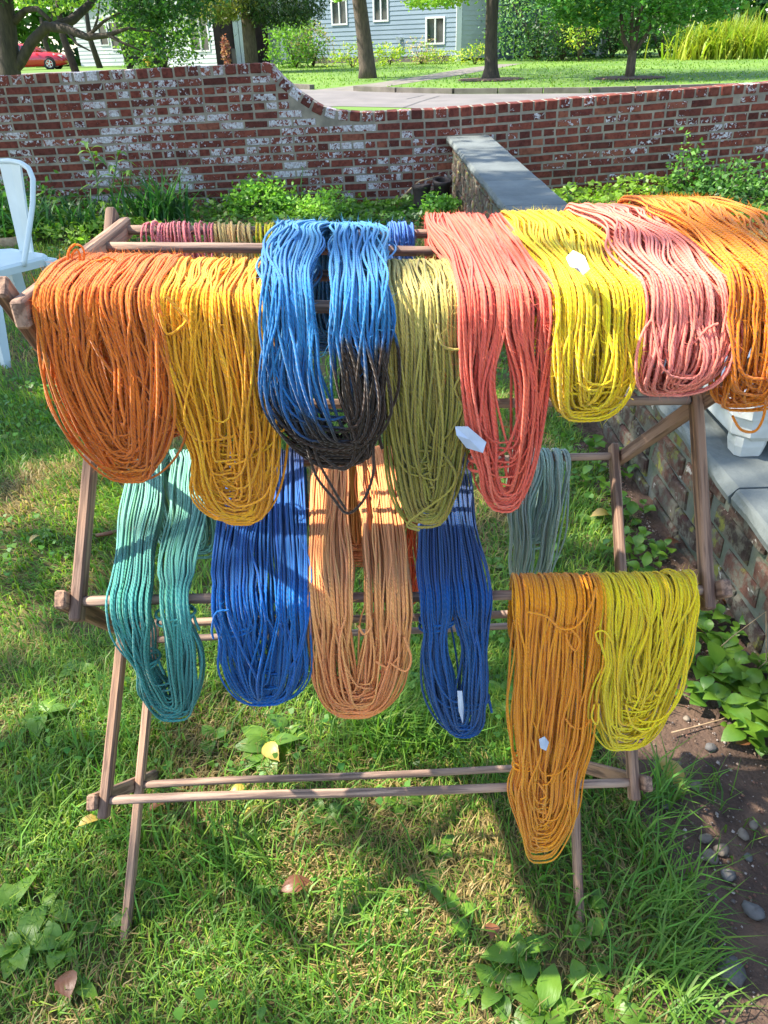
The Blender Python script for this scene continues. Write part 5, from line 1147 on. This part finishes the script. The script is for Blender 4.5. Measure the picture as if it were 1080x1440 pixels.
# ------------------------------------------------------------------ houses
def siding(root, p, q, z0, z1, mat, step=.2, holes=()):
    """lap boards from p to q (x,y), one mesh for the wall; holes: (s0,s1,z0,z1) left open"""
    p, q = Vector((*p, 0)), Vector((*q, 0)); d = (q-p); L_ = d.length; d.normalize(); nrm = Vector((d.y, -d.x, 0)); mb = MB()
    cuts = sorted({0., L_, *[h[0] for h in holes], *[h[1] for h in holes]}); zs = list(np.arange(z0, z1, step))
    for za in zs:
        zb = min(za+step, z1)
        for a, b in zip(cuts[:-1], cuts[1:]):
            segs = [(za, zb)]
            for h in holes:
                if a >= h[0]-1e-6 and b <= h[1]+1e-6:
                    ns = []
                    for s0, s1 in segs:
                        if s1 <= h[2] or s0 >= h[3]: ns.append((s0, s1)); continue
                        if s0 < h[2]: ns.append((s0, h[2]))
                        if s1 > h[3]: ns.append((h[3], s1))
                    segs = ns
            for s0, s1 in segs:
                A = p+d*a; B = p+d*b; o0 = nrm*.028; o1 = nrm*.006; up = lambda P_, z, o: P_+o+Vector((0, 0, z))
                mb.add([up(A, s0, o0), up(B, s0, o0), up(B, s1, o1), up(A, s1, o1), up(A, s0, Vector((0, 0, 0))), up(B, s0, Vector((0, 0, 0)))], [(0, 1, 2, 3), (4, 5, 1, 0)])
    return tag(mb.build('siding', mat, root), kind='stuff')
def window(root, p, q, s0, s1, z0, z1, mull=True):
    p, q = Vector((*p, 0)), Vector((*q, 0)); d = (q-p).normalized(); nrm = Vector((d.y, -d.x, 0)); M_ = Matrix([[d.x, nrm.x, 0, p.x], [d.y, nrm.y, 0, p.y], [0, 0, 1, 0], [0, 0, 0, 1]])
    w = .08; mb = MB()
    for a, b, c, e in ((s0-w, s0, z0-w, z1+w), (s1, s1+w, z0-w, z1+w), (s0, s1, z1, z1+w), (s0, s1, z0-w, z0)): mb.box((a, -.05, c), (b, .06, e), M_)
    if mull: mb.box(((s0+s1)/2-.035, -.04, z0), ((s0+s1)/2+.035, .05, z1), M_)
    f = fix_normals(mb.build('window', TRIM, root))
    g = MB().box((s0, -.05, z0), (s1, -.03, z1), M_).build('pane', GLASS); g.parent = f; g.matrix_parent_inverse = f.matrix_world.inverted() if False else Matrix.Identity(4)
    g.matrix_parent_inverse = (Matrix.Translation(root.location)).inverted() if False else Matrix.Identity(4)
    return f, g
def slab(root, name, lo, hi, mat, M_=None): return MB().box(lo, hi, M_).build(name, mat, root)
# blue-grey house: long front, its right end nearer
hz = .55
P0 = on_y(440, 60, 49.); P1 = on_y(644, 60, 44.2)
A = (float(P0[0]), 49.); B = (float(P1[0]), 44.2); dAB = Vector((B[0]-A[0], B[1]-A[1])); LAB = dAB.length
house = empty('blue_grey_house', (B[0], B[1], hz), 'blue-grey clapboard house with white-framed windows across the road', 'house')
def s_at(px): 
    best = min(np.linspace(0, LAB, 400), key=lambda s: abs(proj((A[0]+dAB[0]*s/LAB, A[1]+dAB[1]*s/LAB, 1.5))[0]-px)); return float(best)
def z_at(px, py): s = s_at(px); q = on_y(px, py, A[1]+dAB[1]*s/LAB); return float(q[2])
wins = []
for (x0, x1, y0, y1) in ((601, 624, 26, 60), (470, 489, 2, 33), (528, 546, -6, 28)): wins.append((s_at(x0), s_at(x1), z_at((x0+x1)/2, y1), z_at((x0+x1)/2, y0)))
siding(house, A, B, hz+.25, 6.2, SIDING_B, .2, wins)
for w in wins: 
    f, g = window(house, A, B, *w)
def wallbox(root, name, A, B, z0, z1, t, mat):
    p, q = Vector((*A, 0)), Vector((*B, 0)); d = (q-p); L_ = d.length; d.normalize(); n_ = Vector((-d.y, d.x, 0))
    v = [p, q, q+n_*t, p+n_*t]; v = [x+Vector((0, 0, z0)) for x in v]+[x+Vector((0, 0, z1)) for x in v]
    return fix_normals(MB().add(v, [(0, 1, 2, 3), (4, 5, 6, 7), (0, 1, 5, 4), (1, 2, 6, 5), (2, 3, 7, 6), (3, 0, 4, 7)]).build(name, mat, root))
nAB = Vector((-dAB.y, dAB.x)).normalized()
Ai = (A[0]+nAB.x*.06, A[1]+nAB.y*.06); Bi = (B[0]+nAB.x*.06, B[1]+nAB.y*.06)
wallbox(house, 'wall_body', Ai, Bi, 0, 6.15, 7, DARKIN)
wallbox(house, 'foundation', (A[0]-nAB.x*.01, A[1]-nAB.y*.01), (B[0]-nAB.x*.01, B[1]-nAB.y*.01), 0, hz+.26, .06, STONEBASE)
# corner board and the entrance wing to the right
C_ = (float(on_y(702, 60, 45.6)[0]), 45.6)
MB().box((B[0]-.1, B[1]-.14, .2), (B[0]+.16, B[1]+.1, 6.2)).build('corner_board', TRIM, house)
siding(house, (B[0]+.17, B[1]), C_, hz+.1, 6.2, SIDING_W, .2)
E_ = (float(on_y(722, 60, 47.4)[0]), 47.4)
wallbox(house, 'entrance_wall', (C_[0]+.02, C_[1]), E_, 0, 4., .15, SIDING_B)
MB().box((E_[0]-.1, E_[1]-.05, .2), (E_[0]+.05, E_[1]+.1, 4.)).build('door_post', TRIM, house)
R0 = (float(on_y(840, 60, 46.2)[0]), 46.2); Q0 = (float(on_y(726, 60, 47.8)[0]), 47.8)
siding(house, Q0, R0, hz+.1, 4.4, SIDING_B, .2); wallbox(house, 'wing_wall', (Q0[0], Q0[1]+.08), (R0[0], R0[1]+.08), 0, 4.4, 5, DARKIN)
MB().box((R0[0]-.02, R0[1]-.08, .2), (R0[0]+.2, R0[1]+.12, 4.4)).build('corner_board', TRIM, house)
fix_normals(MB().add([(B[0]-.5, B[1]-.9, 4.1), (R0[0]+.5, R0[1]-.9, 4.1), (R0[0]+.5, R0[1]+3, 5.8), (B[0]-.5, B[1]+3, 5.8), (B[0]-.5, B[1]-.9, 3.9), (R0[0]+.5, R0[1]-.9, 3.9), (R0[0]+.5, R0[1]+3, 5.6), (B[0]-.5, B[1]+3, 5.6)], [(0, 1, 2, 3), (4, 5, 6, 7), (0, 1, 5, 4), (1, 2, 6, 5), (2, 3, 7, 6), (3, 0, 4, 7)]).build('porch_roof', ROOF, house))
wallbox(house, 'roof', (A[0]-.4-nAB.x*.5, A[1]+.4-nAB.y*.5), (B[0]+.4-nAB.x*.5, B[1]-.4-nAB.y*.5), 6.2, 6.5, 8, ROOF)
mb = MB()
for k in range(5): 
    c = on_y(558+k*4.6, 54, 46.6); mb.box((c[0]-.06, c[1]-.75, c[2]-.06), (c[0]+.06, c[1]-.62, c[2]+.06))
mb.build('vent_pipes', TRIM, house)
# white porch house
wh = empty('white_porch_house', (-16, 52, .55), 'white clapboard house with a recessed wooden porch behind the cedar', 'house')
WA = (float(on_y(232, 60, 53)[0]), 53.); WB = (float(on_y(302, 60, 51)[0]), 51.)
dW = Vector((WB[0]-WA[0], WB[1]-WA[1])); LW = dW.length
def sw(px): return float(min(np.linspace(0, LW, 300), key=lambda s: abs(proj((WA[0]+dW[0]*s/LW, WA[1]+dW[1]*s/LW, 2))[0]-px)))
ww = [(sw(268), sw(281), 1.35, 3.9), (sw(283), sw(293), 1.35, 3.9)]
siding(wh, WA, WB, .5, 6.5, SIDING_W, .22, ww)
for w in ww: window(wh, WA, WB, *w, mull=False)
nW = Vector((-dW.y, dW.x)).normalized(); wallbox(wh, 'wall_body', (WA[0]+nW.x*.06, WA[1]+nW.y*.06), (WB[0]+nW.x*.06, WB[1]+nW.y*.06), 0, 6.4, 5, DARKIN)
pX0, pX1 = float(on_y(304, 60, 53)[0]), float(on_y(402, 60, 53)[0])
MB().box((pX0, 55.2, 0), (pX1+6, 55.5, 6.4)).build('porch_back_wall', SIDING_W, wh)
MB().box((float(on_y(309, 60, 55)[0]), 55.0, .3), (float(on_y(329, 60, 55)[0]), 55.15, 2.0)).build('porch_opening', DARKIN, wh)  # dark slab paints in the darkness of the porch opening
MB().box((pX0, 52.2, .2), (pX1, 55.2, .55)).build('porch_floor', PATH, wh)
for px in (305, 334, 341, 398): x = float(on_y(px, 60, 52.4)[0]); MB().box((x-.16, 52.3, .5), (x+.16, 52.6, 6.)).build('porch_post', TRIM, wh)
MB().box((pX0-.3, 51.8, 4.6), (pX1+.3, 55.4, 5.2)).build('porch_beam', TRIM, wh)
o = on_y(346, 62, 53.5); MB().lathe([(.001, .56), (.35, .56), (.42, .9), (.36, 1.5), (.3, 2.), (.2, 2.1), (.001, 2.1)], 12, Matrix.Translation((o[0], 53.5, 0))).build('wooden_tub', ORANGEWOOD, wh, True)
o = on_y(316, 62, 53.5); mb = MB().box((o[0]-.05, 53.4, .55), (o[0]+.12, 53.5, 1.5)); mb.box((o[0]-.25, 53.3, 1.5), (o[0]+.3, 53.8, 1.6)); mb.build('porch_table', ORANGEWOOD, wh)
# far white cottage
fc_ = empty('white_cottage', (-24, 66, .55), 'small white cottage with blue-shaded windows beyond the red car', 'house')
FA = (float(on_y(106, 80, 66)[0]), 67.); FB = (float(on_y(186, 80, 66)[0]), 65.)
dF = Vector((FB[0]-FA[0], FB[1]-FA[1])); LF = dF.length
fw = [(LF*.5, LF*.5+.7, 1.9, 3.1), (LF*.72, LF*.72+.7, 1.6, 3.2), (LF*.93, LF*.93+.3, 1.9, 3.)]
siding(fc_, FA, FB, .3, 5.2, SIDING_W, .25, fw)
for w in fw: window(fc_, FA, FB, *w, mull=False)
wallbox(fc_, 'wall_body', (FA[0], FA[1]+.1), (FB[0], FB[1]+.1), 0, 5.1, 6, DARKIN)
wallbox(fc_, 'roof', (FA[0]-.4, FA[1]-.4), (FB[0]+.4, FB[1]-.4), 5.2, 5.5, 7, ROOF)
# house panes were built in world coordinates: parents keep identity, so nothing to move

# ------------------------------------------------------------------ red car
CY = 57.; cf = on_y(98, 100, CY)[0]; cz = float(gz(0, CY))
car = empty('parked_car', (float(cf)-2.35, CY, cz), 'red sedan parked on the far road behind the old tree', 'car')
def car_ring(x, zb, zt_, wb, wt, crown=.03):
    return [(x, -wb, zb), (x, -wb-.03, (zb+zt_)/2), (x, -wt, zt_-.04), (x, -wt*.6, zt_), (x, 0, zt_+crown), (x, wt*.6, zt_), (x, wt, zt_-.04), (x, wb+.03, (zb+zt_)/2), (x, wb, zb)]
body = MB(); rings = [car_ring(2.35, .42, .62, .5, .5), car_ring(2.25, .25, .72, .72, .68), car_ring(1.9, .2, .86, .84, .78), car_ring(1.3, .19, .95, .88, .82), car_ring(.75, .19, 1., .89, .84), car_ring(-.6, .19, 1., .9, .85), car_ring(-1.6, .19, 1.03, .89, .84), car_ring(-2.15, .24, 1.04, .84, .76), car_ring(-2.38, .42, .9, .66, .6)]
CT_ = Matrix.Translation((float(cf)-2.35, CY, cz)) @ Matrix.Rotation(rad(4), 4, 'Z')
def ct(mb): mb.v = [tuple(CT_ @ Vector(p)) for p in mb.v]; return mb
fix_normals(ct(loft(body, rings)).build('body', CARPAINT, car, True))
def roof_ring(x, z, w, zb=.98, wb=.8): return [(x, -wb, zb), (x, -w, z-.04), (x, -w*.6, z), (x, w*.6, z), (x, w, z-.04), (x, wb, zb)]
fix_normals(ct(loft(MB(), [roof_ring(1.05, 1.0, .76), roof_ring(.45, 1.32, .62), roof_ring(.1, 1.43, .58), roof_ring(-.5, 1.46, .58), roof_ring(-1.1, 1.38, .58), roof_ring(-1.75, 1.06, .72)])).build('cabin', CARPAINT, car, True))
for pts in ([(.72, 1.02), (.38, 1.26), (-.2, 1.36), (-.2, 1.03)], [(-.28, 1.03), (-.28, 1.365), (-.75, 1.36), (-1.25, 1.2), (-1.3, 1.05)]):
    for sy in (-1, 1):
        def f3(a, b, w): k = (b-.98)/.45; y = (.80-.19*k); return (a, sy*(y+w), b)
        fix_normals(ct(MB().prism(pts, -.03, .022, f3)).build('window', GLASS, car))
for wx in (1.38, -1.42):
    for sy in (-1, 1):
        M_ = Matrix.Translation((wx, sy*.80, .33)) @ Matrix.Rotation(rad(90), 4, 'X')
        w = ct(MB().lathe([(.2, -.11), (.31, -.11), (.33, -.08), (.33, .08), (.31, .11), (.2, .11), (.2, -.11)], 24, M_)).build('tyre', RUBBER, car, True)
        mb = MB().lathe([(.001, .08), (.06, .09), (.06, .1), (.001, .1)], 12, M_); mb.lathe([(.18, -.09), (.215, -.1), (.215, .112), (.19, .112), (.18, .09)], 24, M_); mb.lathe([(.001, -.02), (.2, -.02)], 24, M_); mb.lathe([(.001, -.03), (.2, -.03)], 24, M_)
        for k in range(5):
            R_ = M_ @ Matrix.Rotation(k*2*math.pi/5, 4, 'Z'); mb.box((.03, -.03, -.1), (.2, .03, .105), R_)
        r_ = ct(mb).build('rim', ALLOY, car)
        arch = MB().lathe([(.33, -.02), (.385, -.02), (.385, .005), (.33, .005)], 24, Matrix.Translation((wx, sy*.885, .35)) @ Matrix.Rotation(rad(90), 4, 'X')); ct(arch).build('wheel_arch', RUBBER, car)
for sy in (-1, 1):
    ct(loft(MB(), [rr_ for rr_ in ([(2.22, sy*.45, .64), (2.22, sy*.72, .6), (2.16, sy*.74, .74), (2.18, sy*.45, .76)], [(1.75, sy*.7, .8), (1.72, sy*.82, .72), (1.68, sy*.82, .84), (1.7, sy*.7, .87)])])).build('headlight', LAMP, car)
    ct(MB().box((.62, sy*.86 if sy > 0 else -1.03, 1.0), (.78, 1.03 if sy > 0 else -.86, 1.13))).build('mirror', CARPAINT, car)
    for hx in (-.15, -1.15): ct(MB().box((hx-.1, .885 if sy > 0 else -.93, .88), (hx+.1, .93 if sy > 0 else -.885, .92))).build('door_handle', ALLOY, car)
# ------------------------------------------------------------------ hydrant, post
HYD = float(g2(209, 94.5)[1]); hp_ = on_y(209, 95, HYD); hz_ = float(gz(hp_[0], HYD)); hy = empty('fire_hydrant', (float(hp_[0]), HYD, hz_), 'yellow fire hydrant on the grass across the road', 'hydrant')
HM = Matrix.Translation((float(hp_[0]), HYD, hz_))
MB().lathe([(.2, 0), (.2, .06), (.15, .08), (.14, .5), (.19, .52), (.19, .56), (.15, .58)], 16, HM).build('barrel', HYDRANT, hy, True)
MB().lathe([(.16, .58), (.15, .66), (.1, .74), (.04, .77), (.035, .84), (.001, .85)], 16, HM).build('bonnet', TRIM, hy, True)
for a in (0, 180, 270): MB().lathe([(.07, .1), (.07, .2), (.085, .2), (.085, .24), (.001, .25)], 12, HM @ Matrix.Translation((0, 0, .42)) @ Matrix.Rotation(rad(a), 4, 'Z') @ Matrix.Rotation(rad(90), 4, 'Y')).build('outlet', HYDRANT, hy, True)
mp = on_y(330, 86, 33.); tag(MB().box((mp[0]-.07, 32.93, .1), (mp[0]+.07, 33.07, 1.35)).build('garden_post', STONEBASE), 'short grey post on the lawn before the porch', 'post')
bush('potted_flower', 'reddish leafy flower clump beside the short grey post', (float(mp[0])-.25, 32.8), (.22, .2, .45), 420, .1, [lin((150, 84, 74)), lin((186, 140, 122)), lin((110, 70, 56))], zc=.9)
MB_c = MB().lathe([(1.1, 0), (1.05, .03), (.001, .05)], 20, Matrix.Translation((*at(690, 112), float(gz(*at(690, 112)))+.005))); tag(MB_c.build('trunk_disc', SOIL), kind='structure')  # low brown disc round the slender maple's foot
MB_c = MB().lathe([(1.1, 0), (1.05, .03), (.001, .05)], 20, Matrix.Translation((*at(885, 110), float(gz(*at(885, 110)))+.005))); tag(MB_c.build('trunk_disc', SOIL), kind='structure')  # low brown disc round the small tree's foot
